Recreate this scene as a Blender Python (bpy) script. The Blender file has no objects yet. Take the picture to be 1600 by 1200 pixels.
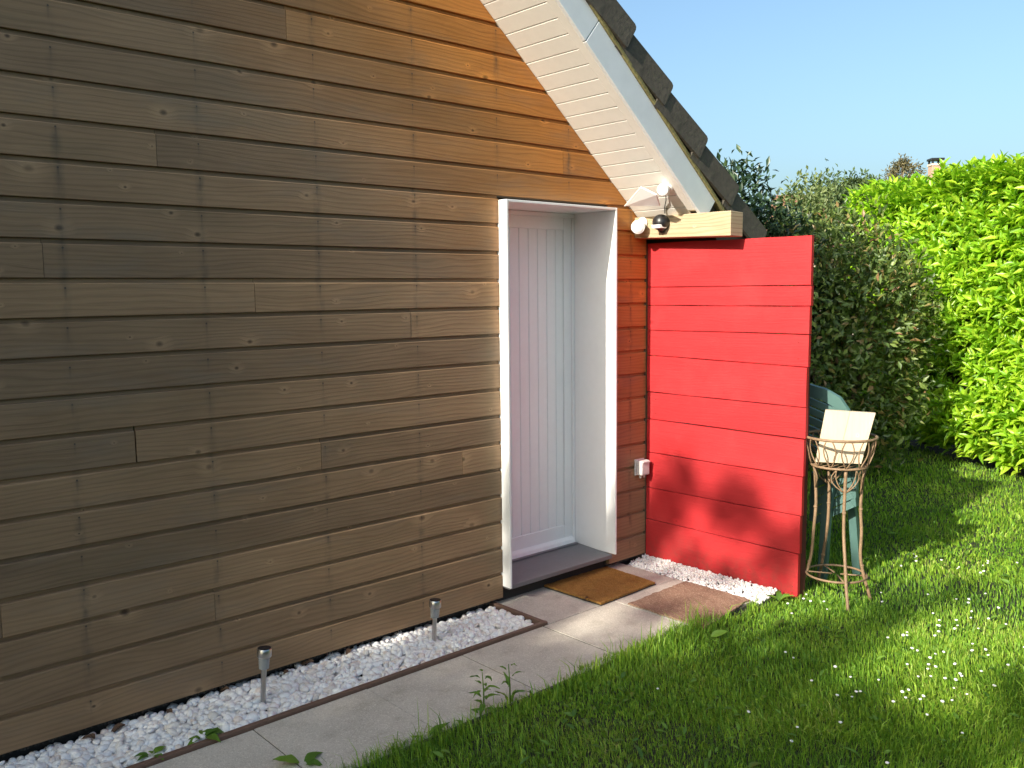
import bpy, bmesh, math, random
import numpy as np
from mathutils import Vector, Matrix

random.seed(7)
rng = np.random.default_rng(11)
scene = bpy.context.scene
COL = scene.collection

# ------------------------------------------------------------------ camera
YAW, PITCH, ROLL = math.radians(41.878), math.radians(5.969), math.radians(-0.581)
CAM = Vector((0.0, 0.0, 1.62))
fwd = Vector((math.sin(YAW) * math.cos(PITCH), math.cos(YAW) * math.cos(PITCH), -math.sin(PITCH)))
rgt0 = Vector((math.cos(YAW), -math.sin(YAW), 0))
up0 = rgt0.cross(fwd)
rgt = math.cos(ROLL) * rgt0 + math.sin(ROLL) * up0
upv = -math.sin(ROLL) * rgt0 + math.cos(ROLL) * up0
cd = bpy.data.cameras.new('camera')
cd.sensor_width = 36.0
cd.lens = 36.0 * 1398.1 / 1600.0
cd.clip_start, cd.clip_end = 0.05, 2000
cam = bpy.data.objects.new('camera', cd)
COL.objects.link(cam)
cam.matrix_world = Matrix(((rgt.x, upv.x, -fwd.x, CAM.x), (rgt.y, upv.y, -fwd.y, CAM.y),
                           (rgt.z, upv.z, -fwd.z, CAM.z), (0, 0, 0, 1)))
scene.camera = cam

# ------------------------------------------------------------------ sky and sun
SUN_AZ, SUN_EL = math.radians(5.2), math.radians(26.8)      # light travels along +x, slightly towards the wall
travel = Vector((math.cos(SUN_EL) * math.cos(SUN_AZ), math.cos(SUN_EL) * math.sin(SUN_AZ), -math.sin(SUN_EL)))
w = bpy.data.worlds.new('World')
scene.world = w
w.use_nodes = True
wn = w.node_tree
wn.nodes.clear()
sky = wn.nodes.new('ShaderNodeTexSky')
sky.sky_type = 'NISHITA'
sky.sun_disc = False
sky.sun_elevation = SUN_EL
to_sun = -travel
sky.sun_rotation = math.atan2(to_sun.x, to_sun.y)
sky.air_density, sky.dust_density, sky.ozone_density = 1.0, 4.5, 2.2
bg = wn.nodes.new('ShaderNodeBackground')
bg.inputs[1].default_value = 0.125
wo = wn.nodes.new('ShaderNodeOutputWorld')
tint = wn.nodes.new('ShaderNodeMix')
tint.data_type, tint.blend_type = 'RGBA', 'MULTIPLY'
tint.inputs[0].default_value = 1.0
tint.inputs[7].default_value = (0.93, 1.04, 1.03, 1)     # camera white balance of the blue
wn.links.new(sky.outputs[0], tint.inputs[6])
wn.links.new(tint.outputs[2], bg.inputs[0])
wn.links.new(bg.outputs[0], wo.inputs[0])
sd = bpy.data.lights.new('sun', 'SUN')
sd.energy = 4.3
sd.angle = math.radians(0.53)
sd.color = (1.0, 0.93, 0.80)
sun = bpy.data.objects.new('sun', sd)
COL.objects.link(sun)
sun.location = (-12, -1, 12)
sun.rotation_euler = travel.to_track_quat('-Z', 'Y').to_euler()

scene.view_settings.view_transform = 'Standard'
scene.view_settings.look = 'None'
scene.view_settings.exposure = 1.0
scene.view_settings.gamma = 1.0
scene.view_settings.use_curve_mapping = False
scene.render.engine = 'CYCLES'
scene.cycles.max_bounces = 6
scene.cycles.diffuse_bounces = 4
scene.cycles.transmission_bounces = 4
scene.cycles.caustics_reflective = False
scene.cycles.caustics_refractive = False


# ------------------------------------------------------------------ helpers: objects
def tag(o, label=None, cat=None, group=None, kind=None):
    if label: o['label'] = label
    if cat: o['category'] = cat
    if group: o['group'] = group
    if kind: o['kind'] = kind
    return o


def link(o, parent=None):
    COL.objects.link(o)
    if parent is not None:
        o.parent = parent
    return o


def thing(name, loc=(0, 0, 0), label=None, cat=None, group=None, kind=None):
    o = bpy.data.objects.new(name, None)
    o.empty_display_size = 0.1
    link(o)
    o.location = loc
    return tag(o, label, cat, group, kind)


def mesh_data(name, V, F, mat, smooth=False):
    me = bpy.data.meshes.new(name)
    me.from_pydata([tuple(v) for v in V], [], F)
    if smooth:
        me.polygons.foreach_set('use_smooth', [True] * len(me.polygons))
    me.materials.append(mat)
    me.update()
    return me


def obj(name, V, F, mat, parent=None, smooth=False, off=(0, 0, 0)):
    if off != (0, 0, 0):
        V = [(v[0] - off[0], v[1] - off[1], v[2] - off[2]) for v in V]
    return link(bpy.data.objects.new(name, mesh_data(name, V, F, mat, smooth)), parent)


def np_obj(name, V, F, mat, parent=None, smooth=False):
    """V (n,3) array, F list of (m,k) index arrays (tris and/or quads)"""
    me = bpy.data.meshes.new(name)
    me.vertices.add(len(V))
    me.vertices.foreach_set('co', np.asarray(V, np.float32).ravel())
    loops = np.concatenate([f.ravel() for f in F]).astype(np.int32)
    tot = np.concatenate([np.full(len(f), f.shape[1]) for f in F]).astype(np.int32)
    st = np.concatenate([[0], np.cumsum(tot)[:-1]]).astype(np.int32)
    me.loops.add(len(loops))
    me.loops.foreach_set('vertex_index', loops)
    me.polygons.add(len(tot))
    me.polygons.foreach_set('loop_start', st)
    me.polygons.foreach_set('loop_total', tot)
    if smooth:
        me.polygons.foreach_set('use_smooth', np.ones(len(tot), bool))
    me.materials.append(mat)
    me.update(calc_edges=True)
    return link(bpy.data.objects.new(name, me), parent)


BOXF = [(0, 1, 2, 3), (7, 6, 5, 4), (0, 4, 5, 1), (1, 5, 6, 2), (2, 6, 7, 3), (3, 7, 4, 0)]


def bm_obj(name, bm, mat, parent=None, smooth=False):
    bmesh.ops.recalc_face_normals(bm, faces=bm.faces)
    me = bpy.data.meshes.new(name)
    bm.to_mesh(me)
    bm.free()
    if smooth:
        me.polygons.foreach_set('use_smooth', [True] * len(me.polygons))
    me.materials.append(mat)
    return link(bpy.data.objects.new(name, me), parent)


def hexa(name, P, mat, parent=None, bevel=0.0, off=(0, 0, 0), seg=1):
    """eight corners: bottom loop then top loop"""
    bm = bmesh.new()
    vs = [bm.verts.new((p[0] - off[0], p[1] - off[1], p[2] - off[2])) for p in P]
    for f in BOXF:
        bm.faces.new([vs[i] for i in f])
    if bevel:
        bmesh.ops.bevel(bm, geom=list(bm.edges), offset=bevel, segments=seg, affect='EDGES', profile=0.6)
    return bm_obj(name, bm, mat, parent)


def box(name, x0, x1, y0, y1, z0, z1, mat, parent=None, bevel=0.0, off=(0, 0, 0), seg=1):
    P = [(x0, y0, z0), (x1, y0, z0), (x1, y1, z0), (x0, y1, z0), (x0, y0, z1), (x1, y0, z1), (x1, y1, z1), (x0, y1, z1)]
    return hexa(name, P, mat, parent, bevel, off, seg)


def tube_geo(path, rad, sides=8, closed=False):
    V, F = [], []
    n = len(path)
    path = [Vector(p) for p in path]
    rads = rad if isinstance(rad, (list, tuple)) else [rad] * n
    prev = None
    for i, p in enumerate(path):
        a = path[(i - 1) % n] if (closed or i > 0) else p
        b = path[(i + 1) % n] if (closed or i < n - 1) else p
        t = (b - a).normalized()
        if prev is None:
            prev = Vector((0, 0, 1)) if abs(t.z) < 0.9 else Vector((1, 0, 0))
        u = (prev - t * prev.dot(t)).normalized()
        prev = u
        v = t.cross(u)
        for k in range(sides):
            q = 2 * math.pi * k / sides
            V.append(p + (u * math.cos(q) + v * math.sin(q)) * rads[i])
    m = n if closed else n - 1
    for i in range(m):
        j = (i + 1) % n
        for k in range(sides):
            l = (k + 1) % sides
            F.append((i * sides + k, i * sides + l, j * sides + l, j * sides + k))
    if not closed:
        F.append(tuple(range(sides - 1, -1, -1)))
        F.append(tuple((n - 1) * sides + k for k in range(sides)))
    return V, F


def merge(parts):
    V, F = [], []
    for v, f in parts:
        o = len(V)
        V += list(v)
        F += [tuple(i + o for i in q) for q in f]
    return V, F


def tube(name, path, rad, mat, parent=None, sides=8, closed=False, off=(0, 0, 0)):
    V, F = tube_geo(path, rad, sides, closed)
    return obj(name, V, F, mat, parent, True, off)


def lathe_geo(prof, sides=20, axis=Vector((0, 0, 1)), origin=Vector((0, 0, 0))):
    """prof list of (radius, height)"""
    ax = Vector(axis).normalized()
    u = ax.orthogonal().normalized()
    v = ax.cross(u)
    V, F = [], []
    for r, h in prof:
        for k in range(sides):
            q = 2 * math.pi * k / sides
            V.append(Vector(origin) + ax * h + (u * math.cos(q) + v * math.sin(q)) * r)
    for i in range(len(prof) - 1):
        for k in range(sides):
            l = (k + 1) % sides
            F.append((i * sides + k, i * sides + l, (i + 1) * sides + l, (i + 1) * sides + k))
    F.append(tuple(range(sides - 1, -1, -1)))
    F.append(tuple((len(prof) - 1) * sides + k for k in range(sides)))
    return V, F


def lathe(name, prof, mat, parent=None, sides=20, axis=(0, 0, 1), origin=(0, 0, 0), smooth=True):
    V, F = lathe_geo(prof, sides, Vector(axis), Vector(origin))
    o = obj(name, V, F, mat, parent, smooth)
    if smooth:
        m = o.modifiers.new('edge', 'EDGE_SPLIT')
        m.split_angle = math.radians(40)
    return o


def wob(seed, n=6, f=1.0):
    """a cheap smooth 3-d noise function"""
    r = np.random.default_rng(seed)
    K = r.normal(0, f, (n, 3))
    ph = r.uniform(0, 6.28, n)
    return lambda P: np.sin(np.asarray(P) @ K.T + ph).mean(-1) * 1.6


# ------------------------------------------------------------------ helpers: materials
class NT:
    def __init__(s, name):
        s.m = bpy.data.materials.new(name)
        s.m.use_nodes = True
        s.t = s.m.node_tree
        s.t.nodes.clear()
        s.out = s.t.nodes.new('ShaderNodeOutputMaterial')

    def n(s, typ, **kw):
        nd = s.t.nodes.new('ShaderNode' + typ)
        for k, v in kw.items():
            setattr(nd, k, v)
        return nd

    def set(s, sock, v):
        if hasattr(v, 'links') or isinstance(v, bpy.types.NodeSocket):
            s.t.links.new(v, sock)
        else:
            sock.default_value = v

    def math(s, op, a, b=0.0, c=0.0, clamp=False):
        nd = s.n('Math', operation=op, use_clamp=clamp)
        for i, v in enumerate((a, b, c)):
            s.set(nd.inputs[i], v)
        return nd.outputs[0]

    def vmath(s, op, a, b=(0, 0, 0)):
        nd = s.n('VectorMath', operation=op)
        s.set(nd.inputs[0], a)
        s.set(nd.inputs[1], b)
        return nd.outputs['Value'] if op in ('LENGTH', 'DISTANCE', 'DOT_PRODUCT') else nd.outputs[0]

    def mix(s, f, a, b, mode='MIX'):
        nd = s.n('Mix', data_type='RGBA', blend_type=mode)
        s.set(nd.inputs[0], f)
        s.set(nd.inputs[6], a if not isinstance(a, tuple) else (*a, 1) if len(a) == 3 else a)
        s.set(nd.inputs[7], b if not isinstance(b, tuple) else (*b, 1) if len(b) == 3 else b)
        return nd.outputs[2]

    def noise(s, vec, scale, detail=3.0, rough=0.55, out=0):
        nd = s.n('TexNoise')
        if vec is not None:
            s.set(nd.inputs['Vector'], vec)
        s.set(nd.inputs['Scale'], scale)
        s.set(nd.inputs['Detail'], detail)
        s.set(nd.inputs['Roughness'], rough)
        return nd.outputs[out]

    def rng(s, v, a, b, c=0.0, d=1.0):
        nd = s.n('MapRange')
        nd.clamp = True
        for i, q in enumerate((v, a, b, c, d)):
            s.set(nd.inputs[i], q)
        return nd.outputs[0]

    def comb(s, x, y, z):
        nd = s.n('CombineXYZ')
        for i, q in enumerate((x, y, z)):
            s.set(nd.inputs[i], q)
        return nd.outputs[0]

    def obco(s):
        return s.n('TexCoord').outputs['Object']

    def bump(s, h, strength=0.3, dist=0.01):
        nd = s.n('Bump')
        s.set(nd.inputs['Height'], h)
        nd.inputs['Strength'].default_value = strength
        nd.inputs['Distance'].default_value = dist
        return nd.outputs[0]

    def pbr(s, col, rough=0.6, metal=0.0, normal=None, spec=0.5):
        nd = s.n('BsdfPrincipled')
        s.set(nd.inputs['Base Color'], (*col, 1) if isinstance(col, tuple) and len(col) == 3 else col)
        s.set(nd.inputs['Roughness'], rough)
        nd.inputs['Metallic'].default_value = metal
        nd.inputs['Specular IOR Level'].default_value = spec
        if normal is not None:
            s.set(nd.inputs['Normal'], normal)
        return nd

    def done(s, sh):
        s.t.links.new(sh.outputs[0], s.out.inputs['Surface'])
        return s.m


def plain(name, col, rough=0.6, metal=0.0, var=0.12, scale=14.0, bump=0.1, spec=0.5):
    t = NT(name)
    c = t.obco()
    f = t.noise(c, scale, 4)
    g = t.noise(c, scale * 0.17, 3)
    k = t.math('ADD', t.math('MULTIPLY', t.math('SUBTRACT', f, 0.5), 1.0), t.math('SUBTRACT', g, 0.5))
    k = t.math('ADD', t.math('MULTIPLY', k, 2 * var), 1.0)
    col4 = t.vmath('MULTIPLY', t.comb(k, k, k), col)
    return t.done(t.pbr(col4, rough, metal, t.bump(f, bump, 0.004), spec))


def wood(name, along, light, dark, knotcol, stains=None, rough=0.62, var=0.25, knots=0.5, grain=1.0, cross='Z', paint=False):
    """boards whose grain runs along one object axis, with knots, grain bands and board-to-board change"""
    t = NT(name)
    sep = t.n('SeparateXYZ')
    t.set(sep.inputs[0], t.obco())
    ax = {'X': 0, 'Y': 1, 'Z': 2}
    a0, c0 = sep.outputs[ax[along]], sep.outputs[ax[cross]]
    r = t.n('ObjectInfo').outputs['Random']
    a = t.math('ADD', a0, t.math('MULTIPLY', r, 37.3))
    c = t.math('ADD', c0, t.math('MULTIPLY', r, 11.7))
    ka, kc = 2.6, 11.0
    vor = t.n('TexVoronoi', voronoi_dimensions='2D', feature='F1')
    vin = t.comb(t.math('MULTIPLY', a, ka), t.math('MULTIPLY', c, kc), 0.0)
    t.set(vor.inputs['Vector'], vin)
    vor.inputs['Scale'].default_value = 1.0
    dv = t.vmath('MULTIPLY', t.vmath('SUBTRACT', vor.outputs['Position'], vin), (0.75 / ka, 1 / kc, 0))
    d = t.vmath('LENGTH', dv)
    cs = t.n('SeparateColor')
    t.set(cs.inputs[0], vor.outputs['Color'])
    has = t.math('GREATER_THAN', cs.outputs[0], 1.0 - knots)
    rad = t.math('ADD', t.math('MULTIPLY', t.math('POWER', cs.outputs[1], 2.5), 0.011), 0.0025)
    kn = t.math('MULTIPLY', t.math('MULTIPLY', t.rng(d, t.math('MULTIPLY', rad, 1.3), t.math('MULTIPLY', rad, 0.4)), has), t.math('MULTIPLY_ADD', cs.outputs[2], 0.6, 0.4))
    halo = t.math('MULTIPLY', t.rng(d, t.math('MULTIPLY', rad, 4.5), rad), has)
    # grain
    wv = t.noise(t.comb(t.math('MULTIPLY', a, 1.5), t.math('MULTIPLY', c, 7.0), 0.0), 1.0, 2, 0.45)
    wv2 = t.noise(t.comb(t.math('MULTIPLY', a, 0.5), t.math('MULTIPLY', c, 2.2), 3.0), 1.0, 2, 0.5)
    ph = t.math('ADD', c, t.math('MULTIPLY', wv, 0.085))
    ph = t.math('ADD', ph, t.math('MULTIPLY', wv2, 0.10))
    ph = t.math('ADD', ph, t.math('MULTIPLY', halo, 0.012))
    ring = t.math('SINE', t.math('ADD', t.math('MULTIPLY', ph, 330.0), t.math('MULTIPLY', t.noise(t.comb(t.math('MULTIPLY', a, 3.0), t.math('MULTIPLY', c, 30.0), 8.0), 1.0, 3), 5.0)))
    ring = t.math('POWER', t.math('ADD', t.math('MULTIPLY', ring, 0.5), 0.5), 2.0)
    fib = t.noise(t.comb(t.math('MULTIPLY', a, 5.0), t.math('MULTIPLY', ph, 260.0), 0.0), 1.0, 4, 0.6)
    blot = t.noise(t.comb(t.math('MULTIPLY', a, 2.2), t.math('MULTIPLY', c, 7.0), 5.0), 1.0, 4, 0.6)
    f = t.math('ADD', t.math('MULTIPLY', ring, 0.22 * grain), t.math('MULTIPLY', fib, 0.55 * grain))
    f = t.math('ADD', f, t.math('MULTIPLY', t.math('SUBTRACT', blot, 0.5), 0.9), clamp=True)
    col = t.mix(f, light, dark)
    pale = t.math('MULTIPLY', t.math('SUBTRACT', halo, kn, clamp=True), 0.38)
    col = t.mix(pale, col, tuple(min(1, q * 1.5) for q in light))
    col = t.mix(t.math('MULTIPLY', kn, 0.85), col, knotcol)
    bv = t.math('ADD', t.math('MULTIPLY', t.math('SUBTRACT', r, 0.5), var * 2), 1.0)
    col = t.vmath('MULTIPLY', col, t.comb(bv, t.math('MULTIPLY_ADD', bv, 0.93, 0.06), t.math('MULTIPLY_ADD', bv, 0.8, 0.2)))
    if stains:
        # soffit bounce painted over the sheltered boards' fresh golden tone, the open part has greyed
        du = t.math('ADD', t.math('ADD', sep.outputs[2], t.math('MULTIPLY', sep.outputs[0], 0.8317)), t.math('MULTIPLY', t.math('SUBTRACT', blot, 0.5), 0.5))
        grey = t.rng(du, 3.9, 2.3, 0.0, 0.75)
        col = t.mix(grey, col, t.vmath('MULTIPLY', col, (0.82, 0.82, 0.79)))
        fresh_bounce = t.rng(du, 3.8, 5.1, 0.0, 1.0)
        col = t.mix(fresh_bounce, col, t.vmath('MULTIPLY', col, (1.80, 1.15, 0.46)))
        x0, step = stains
        u = t.math('SUBTRACT', t.math('ABSOLUTE', t.math('SUBTRACT', t.math('FRACT', t.math('DIVIDE', t.math('SUBTRACT', a0, x0 - step / 2), step)), 0.5)), 0.0)
        u = t.math('MULTIPLY', u, step)
        sm = t.noise(t.comb(t.math('MULTIPLY', a, 24.0), t.math('MULTIPLY', c, 10.0), 2.0), 1.0, 3)
        st = t.math('MULTIPLY', t.rng(u, 0.024, 0.0), t.rng(sm, 0.36, 0.66))
        r2 = t.math('FRACT', t.math('MULTIPLY', r, 7.7))
        st = t.math('MULTIPLY', st, t.rng(r2, 0.1, 0.8, 0.08, 0.6))
        col = t.mix(st, col, (0.045, 0.045, 0.04))
        # nail heads with a little black streak under each
        zf = t.math('SUBTRACT', t.math('FRACT', t.math('DIVIDE', t.math('SUBTRACT', c0, 0.031), 0.1373)), t.math('MULTIPLY_ADD', r2, 0.10, 0.70))
        zf = t.math('MULTIPLY', zf, 0.1373)
        nd_ = t.math('SQRT', t.math('ADD', t.math('MULTIPLY', u, u), t.math('MULTIPLY', zf, zf)))
        col = t.mix(t.rng(nd_, 0.0042, 0.0026, 0, 0.8), col, (0.03, 0.028, 0.026))
        stk = t.math('MULTIPLY', t.rng(u, 0.006, 0.0), t.math('MULTIPLY', t.rng(zf, -0.055, -0.002), t.math('LESS_THAN', zf, 0.0)))
        col = t.mix(t.math('MULTIPLY', stk, 0.45), col, (0.05, 0.045, 0.04))
        # pale scuffs and weathered grey patches
        gp = t.noise(t.comb(t.math('MULTIPLY', a, 1.6), t.math('MULTIPLY', c, 6.0), 9.0), 1.0, 4, 0.65)
        col = t.mix(t.rng(gp, 0.52, 0.75, 0.0, 0.40), col, (0.175, 0.150, 0.118))
        gr = t.noise(t.comb(t.math('MULTIPLY', a, 1.1), t.math('MULTIPLY', c, 5.0), 14.0), 1.0, 3, 0.6)
        col = t.mix(t.rng(gr, 0.55, 0.8, 0.0, 0.25), col, (0.095, 0.088, 0.045))
    if paint:      # mud splashed up from the ground, sun-faded patches
        sp_ = t.noise(t.obco(), 26.0, 4, 0.7)
        mud = t.math('MULTIPLY', t.rng(sep.outputs[2], 0.22, 0.0), t.rng(sp_, 0.42, 0.68))
        col = t.mix(t.math('MULTIPLY', mud, 0.55), col, (0.12, 0.05, 0.03))
        fd = t.noise(t.obco(), 3.2, 4, 0.65)
        col = t.mix(t.rng(fd, 0.5, 0.78, 0, 0.35), col, (0.50, 0.055, 0.055))
    h = t.math('ADD', t.math('MULTIPLY', fib, 0.75), t.math('MULTIPLY', ring, 0.25 if not paint else 0.08))
    return t.done(t.pbr(col, rough, 0.0, t.bump(h, 0.35 if not paint else 0.55, 0.0035), 0.35))


def leafmat(name, cols, trans=0.35, rough=0.42, patch=0.0, spec=0.5, tcol=None):
    """leaf colour from a ramp by leaf, some light passing through"""
    t = NT(name)
    g = t.n('NewGeometry')
    rp = t.n('ValToRGB')
    els = rp.color_ramp.elements
    while len(els) < len(cols):
        els.new(0.5)
    for i, (p, c) in enumerate(cols):
        els[i].position = p
        els[i].color = (*c, 1)
    r = g.outputs['Random Per Island']
    oi = t.n('ObjectInfo').outputs['Random']
    r = t.math('FRACT', t.math('ADD', r, oi))
    if patch:
        pn = t.noise(g.outputs['Position'], 1.6, 3)
        r = t.math('ADD', t.math('MULTIPLY', r, 1 - patch), t.math('MULTIPLY', t.rng(pn, 0.3, 0.7), patch))
    t.set(rp.inputs[0], r)
    p = t.pbr(rp.outputs[0], rough, 0.0, None, spec)
    tr = t.n('BsdfTranslucent')
    t.set(tr.inputs[0], t.mix(1.0, rp.outputs[0], (1.25, 1.15, 0.6) if tcol is None else tcol, 'MULTIPLY'))
    ms = t.n('MixShader')
    ms.inputs[0].default_value = trans
    t.t.links.new(p.outputs[0], ms.inputs[1])
    t.t.links.new(tr.outputs[0], ms.inputs[2])
    return t.done(ms)


def granular(name, a, b, c, scale, rough=0.85, bump=0.5, big=2.5):
    t = NT(name)
    co = t.obco()
    n1 = t.noise(co, scale, 2)
    n2 = t.noise(co, big, 4, 0.6)
    v = t.n('TexVoronoi')
    t.set(v.inputs['Vector'], co)
    v.inputs['Scale'].default_value = scale * 1.3
    sc = t.n('SeparateColor')
    t.set(sc.inputs[0], v.outputs['Color'])
    col = t.mix(t.rng(n2, 0.3, 0.7), a, b)
    col = t.mix(t.rng(sc.outputs[0], 0.78, 0.98, 0, 0.8), col, c)
    v2 = t.n('TexVoronoi')
    t.set(v2.inputs['Vector'], co)
    v2.inputs['Scale'].default_value = scale * 0.45
    s2 = t.n('SeparateColor')
    t.set(s2.inputs[0], v2.outputs['Color'])
    col = t.mix(t.math('MULTIPLY', t.rng(v2.outputs['Distance'], 0.42, 0.2), t.rng(s2.outputs[0], 0.72, 0.95, 0, 0.7)), col, c)
    n3 = t.noise(co, big * 3.1, 5, 0.7)
    st = t.vmath('MULTIPLY', col, (0.66, 0.64, 0.60))
    col = t.mix(t.rng(n3, 0.5, 0.72, 0, 0.65), col, st)
    dk = t.vmath('MULTIPLY', col, (0.62, 0.62, 0.62))
    col = t.mix(t.rng(sc.outputs[1], 0.7, 1.0, 0, 0.6), col, dk)
    return t.done(t.pbr(col, rough, 0.0, t.bump(n1, bump, 0.003), 0.3))


M = {}
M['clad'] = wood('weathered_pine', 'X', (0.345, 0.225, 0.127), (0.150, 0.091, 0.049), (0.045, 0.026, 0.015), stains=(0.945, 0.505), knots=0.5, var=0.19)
M['red'] = wood('red_painted_wood', 'Y', (0.445, 0.021, 0.025), (0.30, 0.009, 0.012), (0.30, 0.009, 0.011), rough=0.6, var=0.10, knots=0.25, grain=0.42, paint=True)
M['beam'] = wood('sawn_beam_wood', 'Y', (0.56, 0.44, 0.28), (0.27, 0.19, 0.10), (0.10, 0.06, 0.03), var=0.0, knots=0.45, grain=1.25)
M['pale_wood'] = wood('pale_planed_wood', 'Z', (0.60, 0.50, 0.36), (0.50, 0.39, 0.25), (0.42, 0.27, 0.13), var=0.0, knots=0.15, grain=0.6, cross='Y')
M['white'] = plain('white_gloss_paint', (0.86, 0.86, 0.85), 0.32, var=0.03, scale=30, bump=0.03)
M['door'] = plain('white_door_paint', (0.84, 0.845, 0.84), 0.38, var=0.03, scale=40, bump=0.05)
M['soffit'] = plain('cream_white_paint', (0.80, 0.77, 0.71), 0.5, var=0.06, scale=20, bump=0.06)
M['barge'] = plain('white_plastic_board', (0.76, 0.77, 0.78), 0.25, var=0.12, scale=9, bump=0.02)
M['tile'] = plain('dark_concrete_tile', (0.080, 0.068, 0.052), 0.85, var=0.42, scale=45, bump=0.6)
M['moss'] = plain('mossy_mortar', (0.22, 0.19, 0.075), 0.95, var=0.5, scale=60, bump=0.8)
M['core'] = plain('house_core', (0.12, 0.10, 0.08), 0.9)
M['plinth'] = plain('dark_plinth', (0.035, 0.033, 0.03), 0.95)
M['sill'] = plain('grey_stone_sill', (0.17, 0.168, 0.175), 0.55, var=0.1, scale=60, bump=0.2)
M['slab'] = granular('grey_concrete_slab', (0.47, 0.43, 0.365), (0.58, 0.535, 0.46), (0.72, 0.68, 0.60), 230)
M['joint'] = plain('sandy_joint', (0.075, 0.07, 0.058), 0.95, var=0.4, scale=80, bump=0.5)
M['edging'] = plain('brown_edging_board', (0.15, 0.088, 0.062), 0.6, var=0.25, scale=30, bump=0.25)
M['soil'] = plain('dark_soil', (0.045, 0.035, 0.025), 0.95, var=0.5, scale=40, bump=0.8)
M['mat'] = granular('coir_mat', (0.25, 0.115, 0.025), (0.34, 0.17, 0.04), (0.55, 0.33, 0.10), 330, bump=1.0, big=6)
M['oldmat'] = granular('worn_reddish_mat', (0.215, 0.125, 0.085), (0.31, 0.19, 0.13), (0.52, 0.40, 0.29), 260, bump=0.9, big=5)
M['matedge'] = plain('dark_rubber', (0.03, 0.028, 0.025), 0.8)
M['steel'] = plain('brushed_steel', (0.56, 0.56, 0.55), 0.28, metal=1.0, var=0.06, scale=60, bump=0.05)
M['black'] = plain('black_plastic', (0.014, 0.014, 0.015), 0.38, var=0.05)
M['cell'] = plain('solar_cell', (0.012, 0.014, 0.022), 0.15)
M['lampwhite'] = plain('white_lamp_plastic', (0.83, 0.83, 0.82), 0.25, var=0.02, bump=0.02)
M['greybox'] = plain('grey_white_plastic', (0.66, 0.66, 0.65), 0.4, var=0.04)
M['rust'] = plain('rusty_painted_iron', (0.235, 0.150, 0.085), 0.62, var=0.45, scale=55, bump=0.35)
M['green_plastic'] = plain('green_garden_plastic', (0.085, 0.165, 0.150), 0.45, var=0.1, scale=18, bump=0.05)
M['bark'] = plain('bark', (0.12, 0.085, 0.06), 0.9, var=0.4, scale=25, bump=0.8)
M['render'] = plain('pale_house_render', (0.55, 0.47, 0.38), 0.9)
M['rooftile'] = plain('red_brown_roof', (0.25, 0.11, 0.07), 0.85, var=0.3)
M['fillwood'] = plain('dark_red_post', (0.10, 0.020, 0.016), 0.8, var=0.3)


def glassmat():
    t = NT('clear_plastic_lens')
    nd = t.pbr((0.85, 0.87, 0.86), 0.12)
    nd.inputs['Transmission Weight'].default_value = 0.65
    nd.inputs['IOR'].default_value = 1.3
    return t.done(nd)


def pebblemat():
    t = NT('white_pebble')
    g = t.n('NewGeometry')
    r = t.math('FRACT', t.math('ADD', g.outputs['Random Per Island'], t.n('ObjectInfo').outputs['Random']))
    rp = t.n('ValToRGB')
    e = rp.color_ramp.elements
    for _ in range(3): e.new(0.5)
    for i, (p, c) in enumerate([(0, (0.84, 0.83, 0.81)), (0.45, (0.78, 0.775, 0.77)), (0.72, (0.85, 0.81, 0.77)), (0.9, (0.66, 0.62, 0.57)), (1, (0.76, 0.65, 0.58))]):
        e[i].position = p
        e[i].color = (*c, 1)
    t.set(rp.inputs[0], r)
    n = t.noise(g.outputs['Position'], 120, 3)
    k = t.rng(n, 0.2, 0.8, 0.86, 1.1)
    return t.done(t.pbr(t.vmath('MULTIPLY', rp.outputs[0], t.comb(k, k, k)), 0.6, 0.0, t.bump(n, 0.25, 0.002), 0.35))


M['lens'] = glassmat()
M['pebble'] = pebblemat()
M['laurel'] = leafmat('laurel_leaf', [(0, (0.15, 0.33, 0.018)), (0.3, (0.27, 0.52, 0.026)), (0.62, (0.39, 0.62, 0.034)), (1, (0.50, 0.69, 0.06))], trans=0.46, rough=0.34)
M['shrub'] = leafmat('dark_shrub_leaf', [(0, (0.05, 0.09, 0.025)), (0.5, (0.12, 0.18, 0.045)), (0.85, (0.23, 0.30, 0.07)), (1, (0.32, 0.17, 0.09))], trans=0.32, rough=0.38)
M['evergreen'] = leafmat('evergreen_leaf', [(0, (0.018, 0.04, 0.02)), (0.6, (0.035, 0.07, 0.03)), (1, (0.06, 0.10, 0.035))], trans=0.18, rough=0.36)
M['fartree'] = leafmat('far_leaf', [(0, (0.05, 0.09, 0.035)), (0.6, (0.09, 0.14, 0.05)), (1, (0.14, 0.19, 0.06))], trans=0.3, rough=0.5)
M['birch'] = leafmat('light_leaf', [(0, (0.10, 0.15, 0.05)), (1, (0.22, 0.26, 0.10))], trans=0.35, rough=0.5)
M['pine'] = leafmat('brownish_conifer_leaf', [(0, (0.09, 0.085, 0.04)), (1, (0.19, 0.16, 0.08))], trans=0.2, rough=0.6)
M['grass'] = leafmat('grass_blade', [(0, (0.055, 0.150, 0.014)), (0.4, (0.16, 0.33, 0.028)), (0.8, (0.33, 0.49, 0.05)), (1, (0.52, 0.50, 0.19))], trans=0.28, rough=0.5, patch=0.35, spec=0.3)
M['weed'] = leafmat('weed_leaf', [(0, (0.07, 0.17, 0.025)), (1, (0.17, 0.31, 0.035))], trans=0.36, rough=0.5)
M['ground'] = plain('far_lawn', (0.10, 0.16, 0.035), 0.95, var=0.4, scale=6, bump=0.5)
M['lawn'] = plain('lawn_thatch', (0.022, 0.028, 0.010), 0.95, var=0.5, scale=50, bump=0.8)
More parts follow.
